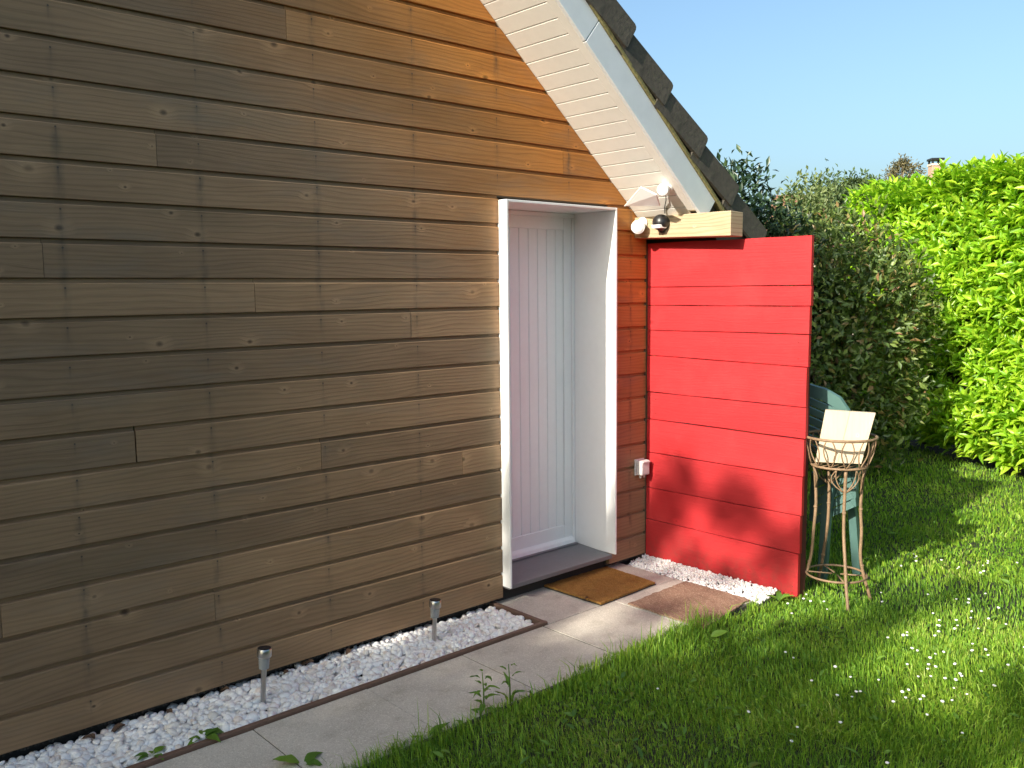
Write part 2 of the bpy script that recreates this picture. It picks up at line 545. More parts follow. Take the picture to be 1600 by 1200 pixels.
M['petal'] = plain('daisy_petal', (0.82, 0.79, 0.80), 0.6, var=0.05)
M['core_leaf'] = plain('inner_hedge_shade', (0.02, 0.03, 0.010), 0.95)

# ================================================================== the setting
# ground sheet reaching the horizon
tag(obj('ground', [(-400, -400, -0.05), (400, -400, -0.05), (400, 400, -0.05), (-400, 400, -0.05)], [(0, 1, 2, 3)], M['ground']), kind='structure')

D = 3.40                     # front plane of the cladding
RUN, RISE = 0.7688, -0.6394  # roof slope direction in x,z
NX, NZ = 0.6394, 0.7688      # roof normal in x,z
SX, SZ = 2.868, 3.003        # a point on the soffit line


def rp(s, n):                # roof plane point (x,z) from distance down the slope and height above the soffit
    return SX + RUN * s + NX * n, SZ + RISE * s + NZ * n


def soff_x(z):
    return SX + (SZ - z) * RUN / -RISE


# ------------------------------------------------------------------ house
house = thing('house', (0, 0, 0), 'wooden gabled house clad in weathered horizontal pine boards with a white door', 'house')
XL, XR = -0.45, 4.113
ZT = SZ + (SX - XL) * 0.8317


def poly_prism(name, P, y0, y1, mat, parent):
    """P: x,z outline"""
    n = len(P)
    V = [(x, y0, z) for x, z in P] + [(x, y1, z) for x, z in P]
    F = [tuple(range(n)), tuple(range(2 * n - 1, n - 1, -1))] + [(i, i + n, (i + 1) % n + n, (i + 1) % n) for i in range(n)]
    bm = bmesh.new()
    vs = [bm.verts.new(v) for v in V]
    for f in F: bm.faces.new([vs[i] for i in f])
    return bm_obj(name, bm, mat, parent)


e = 0.02
poly_prism('wall_core', [(XL, 0.0), (XR - .01, 0.0), (XR - .01, soff_x(0) * 0 + SZ - (XR - .01 - SX) * 0.8317 + e), (XL, ZT + e)], 3.74, 9.0, M['core'], house)
poly_prism('wall_core', [(XL, 0.02), (2.96, 0.02), (2.96, SZ - (2.96 - SX) * .8317 + e), (XL, ZT + e)], 3.426, 3.735, M['core'], house)
poly_prism('wall_core', [(3.80, 0.02), (XR - .02, 0.02), (XR - .02, SZ - (XR - .02 - SX) * .8317 + e), (3.80, SZ - (3.80 - SX) * .8317 + e)], 3.426, 3.735, M['core'], house)
poly_prism('wall_core', [(2.965, 2.085), (3.795, 2.085), (3.795, SZ - (3.795 - SX) * .8317 + e), (2.965, SZ - (2.965 - SX) * .8317 + e)], 3.426, 3.735, M['core'], house)
box('plinth', XL, XR, 3.465, 3.735, -0.04, 0.018, M['plinth'], house)

# cladding boards, one object each
PITCH_B, Z0 = 0.1373, 0.031
joints = {15: [1.289], 12: [0.88], 7: [1.157], 6: [1.935], 5: [2.717], 19: [1.838], 10: [2.423], 11: [1.656], 16: [3.427], 2: [1.432], 3: [0.675],
          8: [-0.4], 9: [0.1], 13: [-0.9], 14: [0.2], 17: [-0.6], 18: [0.35], 4: [-0.2], 1: [0.3], 0: [-0.8]}


def clad_board(x0, x1, z0, cut_r=False):
    dy = random.uniform(-0.0012, 0.0012)
    tilt = random.uniform(-0.0006, 0.0012)
    pr = [(D + dy + 0.0015, z0 + 0.0008), (D + dy, z0 + 0.003), (D + dy + tilt, z0 + 0.1160), (D + dy + 0.0012, z0 + 0.1183), (D + 0.0042, z0 + 0.1200),
          (D + 0.0125, z0 + 0.1205), (D + 0.0125, z0 + 0.1368), (D + 0.024, z0 + 0.1368), (D + 0.024, z0 + 0.0008)]
    n = len(pr)
    V = []
    for end, xx in ((0, x0), (1, x1)):
        for (y, z) in pr:
            x = min(xx, soff_x(z) - 0.004) if end else xx
            V.append((x, y, z))
    F = [tuple(range(n - 1, -1, -1)), tuple(range(n, 2 * n))] + [(i, (i + 1) % n, (i + 1) % n + n, i + n) for i in range(n)]
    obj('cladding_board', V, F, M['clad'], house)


for k in range(0, 36):
    z0 = Z0 + PITCH_B * k
    xs = [XL] + sorted(joints.get(k, [random.uniform(-1.5, 1.2)])) + [XR]
    spans = []
    gap = 0.0055 if k == 7 else 0.0016
    for i in range(len(xs) - 1):
        spans.append((xs[i] + (gap / 2 if i else 0), xs[i + 1] - (gap / 2 if i < len(xs) - 2 else 0)))
    out = []
    for a, b in spans:
        if z0 + 0.13 < 2.075 + 0.06 and k <= 14:
            if b <= 2.969: out.append((a, b))
            elif a >= 3.793: out.append((a, b))
            else:
                if a < 2.969: out.append((a, 2.9695))
                if b > 3.793: out.append((3.7925, b))
        else:
            out.append((a, b))
    for a, b in out:
        lim = soff_x(z0 + 0.137) - 0.004
        if a < lim - 0.03:
            clad_board(a, b, z0)

# a vent strip with teeth under the lowest board
V, F = [], []
x = 0.3
while x < 4.08:
    if not 2.95 < x < 3.80:
        h = random.uniform(0.004, 0.011)
        o = len(V)
        for (dx, dz) in ((0, 0.032), (0.006, 0.032), (0.006, 0.030 - h), (0, 0.030 - h)):
            V += [(x + dx, 3.402, dz), (x + dx, 3.406, dz)]
        F += [(o, o + 2, o + 4, o + 6), (o + 7, o + 5, o + 3, o + 1), (o, o + 1, o + 3, o + 2), (o + 2, o + 3, o + 5, o + 4), (o + 4, o + 5, o + 7, o + 6), (o + 6, o + 7, o + 1, o)]
    x += random.choice((0.011, 0.013, 0.022))
tag(obj('vent_teeth', V, F, M['plinth'], house), kind='stuff')

# door surround
fr = box('door_frame', 2.983, 3.778, 3.3405, 3.70, 2.0555, 2.0680, M['white'], house, 0.0015)
box('jamb', 2.971, 2.9828, 3.340, 3.70, 0.092, 2.068, M['white'], fr, 0.0015)
box('jamb', 3.7785, 3.7905, 3.340, 3.70, 0.104, 2.0678, M['white'], fr, 0.0015)
# door leaf
dr = box('door', 2.984, 3.777, 3.684, 3.72, 0.10, 2.055, M['door'], house)
box('top_rail', 3.068, 3.695, 3.664, 3.6838, 1.960, 2.030, M['door'], dr, 0.003)
box('frame_head', 2.985, 3.776, 3.655, 3.6838, 2.030, 2.0545, M['door'], dr, 0.003)
box('stile', 3.6958, 3.757, 3.664, 3.6838, 0.125, 2.0295, M['door'], dr, 0.003)
box('stile', 3.005, 3.0672, 3.664, 3.6838, 0.125, 2.0295, M['door'], dr, 0.003)
box('frame_side', 3.7575, 3.7780, 3.655, 3.6838, 0.105, 2.0295, M['door'], dr, 0.003)
box('frame_side', 2.9835, 3.0045, 3.655, 3.6838, 0.105, 2.0295, M['door'], dr, 0.003)
box('bottom_rail', 3.068, 3.695, 3.664, 3.6838, 0.135, 0.234, M['door'], dr, 0.003)
hexa('weather_bar', [(3.007, 3.632, 0.118), (3.757, 3.632, 0.118), (3.757, 3.6635, 0.118), (3.007, 3.6635, 0.118),
                     (3.007, 3.640, 0.142), (3.757, 3.640, 0.142), (3.757, 3.6635, 0.160), (3.007, 3.6635, 0.160)], M['door'], dr, 0.003)
px = 3.0685
k = 0
while px < 3.69:
    x1 = min(px + 0.0696, 3.6945)
    bm = bmesh.new()
    vs = [bm.verts.new(p) for p in [(px, 3.669, 0.2345), (x1, 3.669, 0.2345), (x1, 3.6835, 0.2345), (px, 3.6835, 0.2345), (px, 3.669, 1.9595), (x1, 3.669, 1.9595), (x1, 3.6835, 1.9595), (px, 3.6835, 1.9595)]]
    for f in BOXF: bm.faces.new([vs[i] for i in f])
    eds = [ed for ed in bm.edges if abs(ed.verts[0].co.z - ed.verts[1].co.z) > 1 and ed.verts[0].co.y < 3.675]
    bmesh.ops.bevel(bm, geom=eds, offset=0.0042, segments=1, affect='EDGES')
    bm_obj('plank', bm, M['door'], dr)
    px += 0.0705
# sill
hexa('sill', [(2.984, 3.362, 0.078), (3.777, 3.362, 0.078), (3.777, 3.66, 0.078), (2.984, 3.66, 0.078),
              (2.984, 3.362, 0.101), (3.777, 3.362, 0.101), (3.777, 3.66, 0.116), (2.984, 3.66, 0.116)], M['sill'], house, 0.002)
box('threshold', 3.006, 3.7575, 3.615, 3.654, 0.1145, 0.124, M['sill'], house, 0.002)
box('step_riser', 2.975, 3.79, 3.44, 3.60, -0.03, 0.077, M['plinth'], house)

# roof: slab, soffit boards, bargeboard, verge tiles
S0, S1 = -(SX - XL) / RUN + 0.05, 2.26
roof = poly_prism('roof', [rp(S0, 0.022), rp(S1, 0.022), rp(S1, 0.225), rp(S0, 0.225)], 3.0, 9.3, M['tile'], house)
sof = poly_prism('soffit', [rp(S0, 0.0125), rp(1.52, 0.0125), rp(1.52, 0.0215), rp(S0, 0.0215)], 3.0, 3.424, M['soffit'], house)
s = 0.1197 - 0.0902 * 32
while s < 1.50:
    if s > S0:
        P = []
        for n in (0.0, 0.012):
            a, b = rp(s + 0.0022, n), rp(s + 0.0880, n)
            P += [(a[0], 3.0365, a[1]), (b[0], 3.0365, b[1]), (b[0], 3.4235, b[1]), (a[0], 3.4235, a[1])]
        hexa('soffit_board', P, M['soffit'], sof, 0.0016)
    s += 0.0902
a, b, c, d_ = rp(S0, -0.002), rp(1.50, -0.002), rp(1.50, 0.0118), rp(S0, 0.0118)
hexa('edge_trim', [(a[0], 2.988, a[1]), (b[0], 2.988, b[1]), (b[0], 3.036, b[1]), (a[0], 3.036, a[1]),
                   (d_[0], 2.988, d_[1]), (c[0], 2.988, c[1]), (c[0], 3.036, c[1]), (d_[0], 3.036, d_[1])], M['soffit'], sof, 0.002)
for s0, s1 in ((S0, 0.358), (0.361, 1.585)):
    a, b, c, d_ = rp(s0, -0.004), rp(s1, -0.004), rp(s1, 0.138), rp(s0, 0.138)
    hexa('bargeboard', [(a[0], 2.966, a[1]), (b[0], 2.966, b[1]), (b[0], 2.987, b[1]), (a[0], 2.987, a[1]),
                        (d_[0], 2.966, d_[1]), (c[0], 2.966, c[1]), (c[0], 2.987, c[1]), (d_[0], 2.987, d_[1])], M['barge'], roof, 0.003)
a, b, c, d_ = rp(S0, 0.1385), rp(1.80, 0.1385), rp(1.80, 0.158), rp(S0, 0.158)
hexa('verge_batten', [(a[0], 2.955, a[1]), (b[0], 2.955, b[1]), (b[0], 2.999, b[1]), (a[0], 2.999, a[1]),
                      (d_[0], 2.955, d_[1]), (c[0], 2.955, c[1]), (c[0], 2.999, c[1]), (d_[0], 2.999, d_[1])], M['moss'], roof, 0.003)


def verge_tile_mesh():
    # local: X down the slope (butt at 0), Z up from the slope, Y inwards
    bm = bmesh.new()
    L = 0.43
    side = [(-L, -0.132), (-0.004, -0.132), (0.0, -0.126), (0.0, -0.020), (-0.006, -0.006), (-0.020, 0.0), (-L, 0.0)]
    n = len(side)
    v0 = [bm.verts.new((x, -0.012, z)) for x, z in side]
    v1 = [bm.verts.new((x, 0.010, z)) for x, z in side]
    bm.faces.new(v0)
    bm.faces.new(v1[::-1])
    for i in range(n):
        bm.faces.new((v0[i], v1[i], v1[(i + 1) % n], v0[(i + 1) % n]))
    # hood plate with a low roll
    prof = [(0.0101, -0.022, -0.001), (0.10, -0.022, -0.001), (0.16, -0.010, 0.014), (0.22, -0.010, 0.014), (0.30, -0.026, -0.004)]
    rows = []
    for xx in (-L, -0.003):
        rows.append([bm.verts.new((xx, y, zt)) for y, zb, zt in prof] + [bm.verts.new((xx, y, zb)) for y, zb, zt in reversed(prof)])
    m = len(rows[0])
    bm.faces.new(rows[0])
    bm.faces.new(rows[1][::-1])
    for i in range(m):
        bm.faces.new((rows[0][i], rows[1][i], rows[1][(i + 1) % m], rows[0][(i + 1) % m]))
    # nail boss
    for dx in (0.0,):
        ring = [bm.verts.new((-0.16 + 0.004 * math.cos(q), -0.0135, -0.045 + 0.004 * math.sin(q))) for q in [i * math.pi / 3 for i in range(6)]]
        bm.faces.new(ring)
    bmesh.ops.recalc_face_normals(bm, faces=bm.faces)
    me = bpy.data.meshes.new('verge_tile')
    bm.to_mesh(me)
    bm.free()
    me.materials.append(M['tile'])
    return me


vt = verge_tile_mesh()
base_ang = math.atan2(-RISE, RUN)
for j in range(-12, 6):
    s = 0.541 + 0.3775 * j
    # corner (3.478, 2.890) is the butt's upper corner of tile j=0
    cx, cz = 3.478 + 0.2945 * j, 2.890 - 0.2352 * j
    o = link(bpy.data.objects.new('verge_tile', vt), roof)
    o.location = (cx, 2.950 + random.uniform(-0.003, 0.003), cz)
    o.rotation_euler = (0, base_ang + math.radians(-6.3 + random.uniform(-0.8, 0.8)), math.radians(-2.2 + random.uniform(-0.5, 0.5)))

box('corner_post', 4.1135, 4.185, 3.402, 3.475, -0.03, 1.885, M['edging'], house)
# the beam under the eave
hexa('beam', [(4.003, 2.747, 1.893), (4.113, 2.747, 1.890), (4.113, 3.4, 1.908), (4.006, 3.4, 1.911),
              (4.003, 2.747, 2.022), (4.115, 2.747, 2.018), (4.115, 3.4, 2.024), (4.006, 3.4, 2.028)], M['beam'], house, 0.004, seg=2)

# ------------------------------------------------------------------ paved path
path = box('path', -0.7, 3.94, 2.52, 3.03, -0.05, -0.0026, M['joint'])
tag(path, kind='structure')
box('path_bed', 2.935, 3.94, 3.0305, 3.46, -0.05, -0.0026, M['joint'], path)
slab_rects = [(-0.598 + 0.5 * i, -0.602 + 0.5 * (i + 1), 2.533, 3.027) for i in range(7)]
slab_rects += [(2.906, 3.412, 2.533, 3.027), (3.418, 3.935, 2.533, 3.027), (2.944, 3.412, 3.033, 3.455), (3.418, 3.935, 3.033, 3.455)]
for (x0, x1, y0, y1) in slab_rects:
    j = random.uniform(-0.0012, 0.0012)
    box('slab', x0, x1, y0, y1, -0.040, j, M['slab'], path, 0.001)

# pebble bed with its edging
bed = box('pebble_bed', -0.7, 2.905, 3.056, 3.47, -0.06, -0.026, M['soil'])
tag(bed, kind='structure')
ed = thing('edging', (1.1, 3.04, 0), 'brown edging strip framing the white pebble bed along the wall', 'edging')
box('long_edge', -0.7, 2.938, 3.0325, 3.0555, -0.05, 0.014, M['edging'], ed, 0.004, off=(1.1, 3.04, 0), seg=2)
box('end_edge', 2.912, 2.9375, 3.0560, 3.445, -0.05, 0.0125, M['edging'], ed, 0.004, off=(1.1, 3.04, 0), seg=2)


def pebble_mesh(seed, sub=2):
    bm = bmesh.new()
    bmesh.ops.create_icosphere(bm, subdivisions=sub, radius=1.0)
    w1 = wob(seed, 5, 1.1)
    for v in bm.verts:
        k = 1 + 0.22 * float(w1(np.array(v.co)))
        v.co = v.co * k
    V = np.array([v.co[:] for v in bm.verts])
    F = np.array([[v.index for v in f.verts] for f in bm.faces])
    bm.free()
    return V, F


def rotmats(n, r, full=True):
    q = r.normal(size=(n, 4))
    q /= np.linalg.norm(q, axis=1, keepdims=True)
    w_, x, y, z = q.T
    return np.stack([np.stack([1 - 2 * (y * y + z * z), 2 * (x * y - z * w_), 2 * (x * z + y * w_)], -1),
                     np.stack([2 * (x * y + z * w_), 1 - 2 * (x * x + z * z), 2 * (y * z - x * w_)], -1),
                     np.stack([2 * (x * z - y * w_), 2 * (y * z + x * w_), 1 - 2 * (x * x + y * y)], -1)], 1)


def yaw_tilt(n, r, tilt=0.35):
    a = r.uniform(0, 6.283, n)
    b = r.normal(0, tilt, n)
    c = r.normal(0, tilt, n)
    ca, sa, cb, sb, cc, sc = np.cos(a), np.sin(a), np.cos(b), np.sin(b), np.cos(c), np.sin(c)
    Z = np.zeros(n); O = np.ones(n)
    Rz = np.stack([np.stack([ca, -sa, Z], -1), np.stack([sa, ca, Z], -1), np.stack([Z, Z, O], -1)], 1)
    Rx = np.stack([np.stack([O, Z, Z], -1), np.stack([Z, cb, -sb], -1), np.stack([Z, sb, cb], -1)], 1)
    Ry = np.stack([np.stack([cc, Z, sc], -1), np.stack([Z, O, Z], -1), np.stack([-sc, Z, cc], -1)], 1)
    return Rz @ Rx @ Ry


def scatter(V, F, R, S, P):
    """copies of a template: R (n,3,3), S (n,3), P (n,3)"""
    W = np.einsum('nij,nkj->nki', R, V[None] * S[:, None, :]) + P[:, None, :]
    n, k = len(P), len(V)
    return W.reshape(-1, 3), (F[None] + (np.arange(n) * k)[:, None, None]).reshape(-1, F.shape[1])


# pebbles: jittered grid, two layers
gx, gy = np.meshgrid(np.arange(-0.66, 2.90, 0.0225), np.arange(3.07, 3.44, 0.0215))
P1 = np.stack([gx.ravel(), gy.ravel(), np.full(gx.size, -0.006)], 1)
P2 = P1 + np.array([0.011, 0.011, 0.0])
P2[:, 2] = -0.020
P1 = P1[rng.random(len(P1)) > 0.10]
PP = np.concatenate([P1, P2])
PP[:, :2] += rng.normal(0, 0.0062, (len(PP), 2))
PP[:, 2] += rng.normal(0, 0.0035, len(PP))
hw = wob(5, 6, 4.0)
PP[:, 2] += hw(PP * np.array([1, 1, 0])) * 0.006 + 0.004
back = np.clip((PP[:, 1] - 3.38) / 0.07, 0, 1)
PP = PP[(rng.random(len(PP)) > back * 0.75) & (PP[:, 0] < 2.9) & (PP[:, 1] > 3.066)]
PP[:, 2] -= 0.012 * np.clip((PP[:, 1] - 3.36) / 0.08, 0, 1)
n = len(PP)
SS = rng.uniform(0.0095, 0.0185, (n, 1)) * np.stack([rng.uniform(1.0, 1.45, n), rng.uniform(0.85, 1.1, n), rng.uniform(0.55, 0.85, n)], 1)
RR = yaw_tilt(n, rng, 0.4)
# keep clear of the stakes of the lamps
temps = [pebble_mesh(s_, 2) for s_ in range(5)]
tmes = []
for V, F in temps:
    tmes.append(mesh_data('pebble', V.tolist(), [tuple(f) for f in F.tolist()], M['pebble'], True))
vis = (PP[:, 0] > 0.62 + 0.0 * PP[:, 1]) & (PP[:, 2] > -0.012)
dist = np.linalg.norm(PP - np.array(CAM), axis=1) + np.where(vis, 0, 100)
# the pebble's bearing from the camera must lie inside the frame
q = (PP - np.array(CAM))
dz = q @ np.array(fwd); dx_ = q @ np.array(rgt); dy_ = q @ np.array(upv)
inside = (np.abs(dx_ / dz) < 0.565) & (np.abs(dy_ / dz) < 0.42) & (dz > 0)
dist = dist + np.where(inside, 0, 100)
order = np.argsort(dist)
near = order[:300]
for i in near:
    o = link(bpy.data.objects.new('pebble', tmes[i % 5]), bed)
    A = RR[i] * SS[i][None, :]
    o.matrix_world = Matrix([list(A[r_]) + [PP[i][r_]] for r_ in range(3)] + [[0, 0, 0, 1]])
rest = order[300:]
Vs, Fs, off = [], [], 0
lowt = [pebble_mesh(s_, 2) for s_ in range(5)]
for t_ in range(5):
    ii = rest[rest % 5 == t_]
    V, F = scatter(lowt[t_][0], lowt[t_][1], RR[ii], SS[ii], PP[ii])
    Vs.append(V); Fs.append(F + off); off += len(V)
tag(np_obj('pebble_fill', np.concatenate(Vs), [np.concatenate(Fs)], M['pebble'], bed, True), kind='stuff')

# white chippings along the foot of the fence
n = 2600
u = rng.uniform(0, 1, n); v = rng.uniform(0, 1, n)
gp = np.stack([3.945 + u * 0.175, 2.50 + v * 0.90, np.zeros(n)], 1)
gp[:, 2] = -0.012 + 0.030 * u ** 0.8 + rng.normal(0, 0.003, n)
gp[:, 0] += rng.normal(0, 0.008, n)
gs = rng.uniform(0.0045, 0.0085, (n, 1)) * np.stack([rng.uniform(0.9, 1.4, n), np.ones(n), rng.uniform(0.7, 1, n)], 1)
Vg, Fg = pebble_mesh(31, 1)
V, F = scatter(Vg, Fg, rotmats(n, rng), gs, gp)
tag(np_obj('white_chippings', V, [F], M['pebble']), 'strip of fine white stone chippings at the foot of the red fence', 'gravel', kind='stuff')
gb = hexa('chipping_bed', [(3.942, 2.5, -0.045), (4.16, 2.5, -0.045), (4.12, 3.42, -0.045), (3.942, 3.42, -0.045),
                           (3.942, 2.5, -0.016), (4.16, 2.5, 0.010), (4.12, 3.42, 0.010), (3.942, 3.42, -0.016)], M['joint'])
tag(gb, kind='structure')

# ------------------------------------------------------------------ lawn
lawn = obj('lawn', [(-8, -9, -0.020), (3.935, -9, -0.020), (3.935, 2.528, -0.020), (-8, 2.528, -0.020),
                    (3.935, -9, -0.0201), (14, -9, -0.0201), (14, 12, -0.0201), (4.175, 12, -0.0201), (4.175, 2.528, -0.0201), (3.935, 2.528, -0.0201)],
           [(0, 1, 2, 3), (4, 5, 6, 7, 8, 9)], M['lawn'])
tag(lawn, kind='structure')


def hedge_side(P):
    """distance in front of the hedge face (positive: lawn side)"""
    return (P[:, 0] - 7.92) * -0.84 + (P[:, 1] - 2.615) * 0.545


h1, h2 = wob(21, 8, 2.2), wob(22, 8, 7.0)


def blades(n, seed, dmin, dmax, wid, hgt):
    r = np.random.default_rng(seed)
    # sample in bearing and range so that near ground is denser
    th = r.uniform(math.radians(8), math.radians(80), n)
    dd = dmin * (dmax / dmin) ** r.random(n)
    P = np.stack([np.sin(th) * dd, np.cos(th) * dd, np.zeros(n)], 1)
    edge = 2.55 + 0.05 * h2(P * np.array([1, 0, 0])) + 0.025 * h1(P * np.array([3, 0, 0]))
    ok = np.where(P[:, 0] < 3.90, P[:, 1] < edge, np.where(P[:, 0] < 4.20, P[:, 1] < 2.47 + 0.05 * h2(P), P[:, 0] > 4.195))
    ok &= hedge_side(P) > -0.25
    ok &= ~((P[:, 1] > 3.2) & (P[:, 0] < 4.22))
    return P[ok], r


def grass_mesh(sets):
    Vs, Fq, Ft, off = [], [], [], 0
    for (n, seed, d0, d1, wid, hgt) in sets:
        P, r = blades(n, seed, d0, d1, wid, hgt)
        n = len(P)
        cl = h1(P)
        fine = h2(P)
        edge = np.clip(1 - np.abs(P[:, 1] - 2.50) / 0.09, 0, 1) * (P[:, 0] < 4.0)
        H = hgt * r.uniform(0.55, 1.25, n) * (1 + 0.34 * cl + 0.30 * fine) * (1 + 0.9 * edge)
        long_ = r.random(n) < (0.016 + 0.07 * edge)
        H = np.where(long_, H * r.uniform(1.6, 2.4, n), H)
        W = wid * r.uniform(0.7, 1.35, n)
        a = r.uniform(0, 6.283, n)
        lean = r.uniform(0.05, 0.80, n) + 0.15 * fine
        la = a * 0 + r.uniform(0, 6.283, n) * 0.75 + 2.0 * h1(P * 0.5)
        dirv = np.stack([np.cos(la), np.sin(la), np.zeros(n)], 1)
        sidev = np.stack([-np.sin(la), np.cos(la), np.zeros(n)], 1)
        tw = r.normal(0, 0.6, n)[:, None]
        sidev = sidev * np.cos(tw) + dirv * np.sin(tw)
        base = P.copy()
        base[:, 2] = -0.022
        upv_ = np.array([0, 0, 1.0])
        mid = base + upv_ * (H * 0.6)[:, None] + dirv * (H * lean * 0.28)[:, None]
        tip = base + upv_ * (H * (1.0 - 0.28 * lean))[:, None] + dirv * (H * lean * 0.95)[:, None]
        w2 = (W / 2)[:, None]
        V = np.stack([base - sidev * w2, base + sidev * w2, mid + sidev * w2 * 0.85, mid - sidev * w2 * 0.85, tip], 1).reshape(-1, 3)
        k = np.arange(n)[:, None] * 5 + off
        Fq.append(k + np.array([0, 1, 2, 3]))
        Ft.append(k + np.array([3, 2, 4]))
        Vs.append(V)
        off += len(V)
    return np.concatenate(Vs), [np.concatenate(Fq), np.concatenate(Ft)]


GV, GF = grass_mesh([(240000, 1, 1.7, 4.8, 0.0026, 0.036), (200000, 2, 3.3, 10.5, 0.0044, 0.038), (50000, 3, 5.5, 10.5, 0.009, 0.038)])
tag(np_obj('grass', GV, GF, M['grass']), 'short green lawn grass in front of the path and fence', 'grass', kind='stuff')


def leaf_template(nseg=4, fold=0.18, curl=0.25, sharp=1.0):
    """unit leaf along +Y, width 1 along X, normal +Z"""
    V, F = [], []
    for i in range(nseg + 1):
        t = i / nseg
        wd = 0.5 * math.sin(math.pi * min(1, (t * 0.93 + 0.05)) ** (0.85)) ** sharp if i < nseg else 0.02
        z = -curl * t * t
        V += [(-wd, t, z + fold * wd), (0, t, z), (wd, t, z + fold * wd)]
    for i in range(nseg):
        a = i * 3
        F += [(a, a + 1, a + 4, a + 3), (a + 1, a + 2, a + 5, a + 4)]
    return np.array(V), np.array(F)


def frames(dirs, normals):
    """rotation matrices with Y along dirs, Z near normals"""
    y = dirs / np.linalg.norm(dirs, axis=1, keepdims=True)
    x = np.cross(y, normals)
    x /= np.maximum(np.linalg.norm(x, axis=1, keepdims=True), 1e-6)
    z = np.cross(x, y)
    return np.stack([x, y, z], 2)


# broad leaves of plantain and clover lying in the lawn
n = 3600
Pb, r = blades(n, 77, 1.8, 9.5, 0, 0)
n = len(Pb)
a = r.uniform(0, 6.283, n)
dirs = np.stack([np.cos(a), np.sin(a), r.uniform(0.15, 1.0, n)], 1)
nrm = np.stack([r.normal(0, 0.4, n), r.normal(0, 0.4, n), np.ones(n)], 1)
ln = r.uniform(0.018, 0.042, n) * np.where(r.random(n) < 0.05, 1.9, 1)
Vl, Fl = leaf_template(4, 0.15, 0.35)
Pb[:, 2] = r.uniform(-0.01, 0.012, n)
V, F = scatter(Vl, Fl, frames(dirs, nrm), np.stack([ln * r.uniform(0.3, 0.5, n), ln, ln], 1), Pb)
tag(np_obj('lawn_weeds', V, [F], M['weed'], smooth=True), 'broad leaved ground cover growing through the lawn', 'ground cover', kind='stuff')

# ------------------------------------------------------------------ red fence
FB = (4.14, 2.9, 0.0)


def fence_x(y):
    return 4.117 + (3.4 - y) * 0.0445


fence = thing('fence', FB, 'bright red painted fence of wide horizontal boards standing beside the door', 'fence')
FL = [1.886, 1.630, 1.524, 1.380, 1.231, 1.015, 0.853, 0.652, 0.438, 0.247, -0.015]
FR = [1.882, 1.631, 1.525, 1.382, 1.213, 1.006, 0.840, 0.642, 0.434, 0.230, -0.010]
REND = [2.377, 2.370, 2.373, 2.376, 2.380, 2.385, 2.389, 2.394, 2.399, 2.404, 2.412]
for i in range(10):
    g = random.uniform(0.0022, 0.0042)
    t = random.uniform(-0.002, 0.002)
    yl, yr = 3.392, (REND[i] + REND[i + 1]) / 2 + random.uniform(-0.003, 0.003)
    NS = 30
    bm = bmesh.new()
    rows = []
    wl, wh, wc = wob(900 + i, 6, 9.0), wob(930 + i, 6, 9.0), wob(960 + i, 5, 3.0)
    for k in range(NS + 1):
        q_ = k / NS
        y_ = yr + (yl - yr) * q_
        zb = FR[i + 1] * (1 - q_) + FL[i + 1] * q_ + g / 2 + 0.0016 * float(wl(np.array([y_, 0, 0]))) + random.uniform(0, 0.0006)
        zt = FR[i] * (1 - q_) + FL[i] * q_ - g / 2 - 0.0016 * float(wh(np.array([y_, 0, 0]))) - random.uniform(0, 0.0006)
        cup = 0.0022 * float(wc(np.array([y_, 0, 0])))
        xf = fence_x(y_) + t + cup
        e_ = 0.0022
        pr_ = [(xf + e_, zb), (xf, zb + e_), (xf - 0.0008, (zb + zt) / 2), (xf, zt - e_), (xf + e_, zt), (xf + 0.022, zt), (xf + 0.022, zb)]
        rows.append([bm.verts.new((x_ - FB[0], y_ - FB[1], z_ - FB[2])) for x_, z_ in pr_])
    m = len(rows[0])
    for k in range(NS):
        for l in range(m):
            bm.faces.new((rows[k][l], rows[k + 1][l], rows[k + 1][(l + 1) % m], rows[k][(l + 1) % m]))
    bm.faces.new(rows[0])
    bm.faces.new(rows[-1][::-1])
    bm_obj('board', bm, M['red'], fence)
for yy in (2.44, 2.92, 3.33):
    box('post', fence_x(yy) + 0.029, fence_x(yy) + 0.085, yy - 0.03, yy + 0.03, -0.04, 1.86, M['fillwood'], fence, 0.003, off=FB)
# nails heads
V, F = [], []
for i in range(10):
    for yy in (3.33, 2.435):
        f_ = (3.392 - yy) / (3.392 - 2.39)
        zl, zh = FL[i + 1] * (1 - f_) + FR[i + 1] * f_, FL[i] * (1 - f_) + FR[i] * f_
        for q in (0.25, 0.75):
            v_, g_ = lathe_geo([(0.0026, 0.0), (0.0026, 0.0022)], 6, Vector((-1, 0, 0)), Vector((fence_x(yy) + 0.001 - FB[0], yy - FB[1], zl + (zh - zl) * q)))
            o = len(V)
            V += v_
            F += [tuple(k + o for k in h) for h in g_]
tag(obj('nail_heads', V, F, M['fillwood'], fence), kind='stuff')

# ------------------------------------------------------------------ mats
m1 = thing('doormat', (3.545, 3.225, 0), 'golden brown coir doormat in front of the door sill', 'doormat')
o_ = (3.545, 3.225, 0)


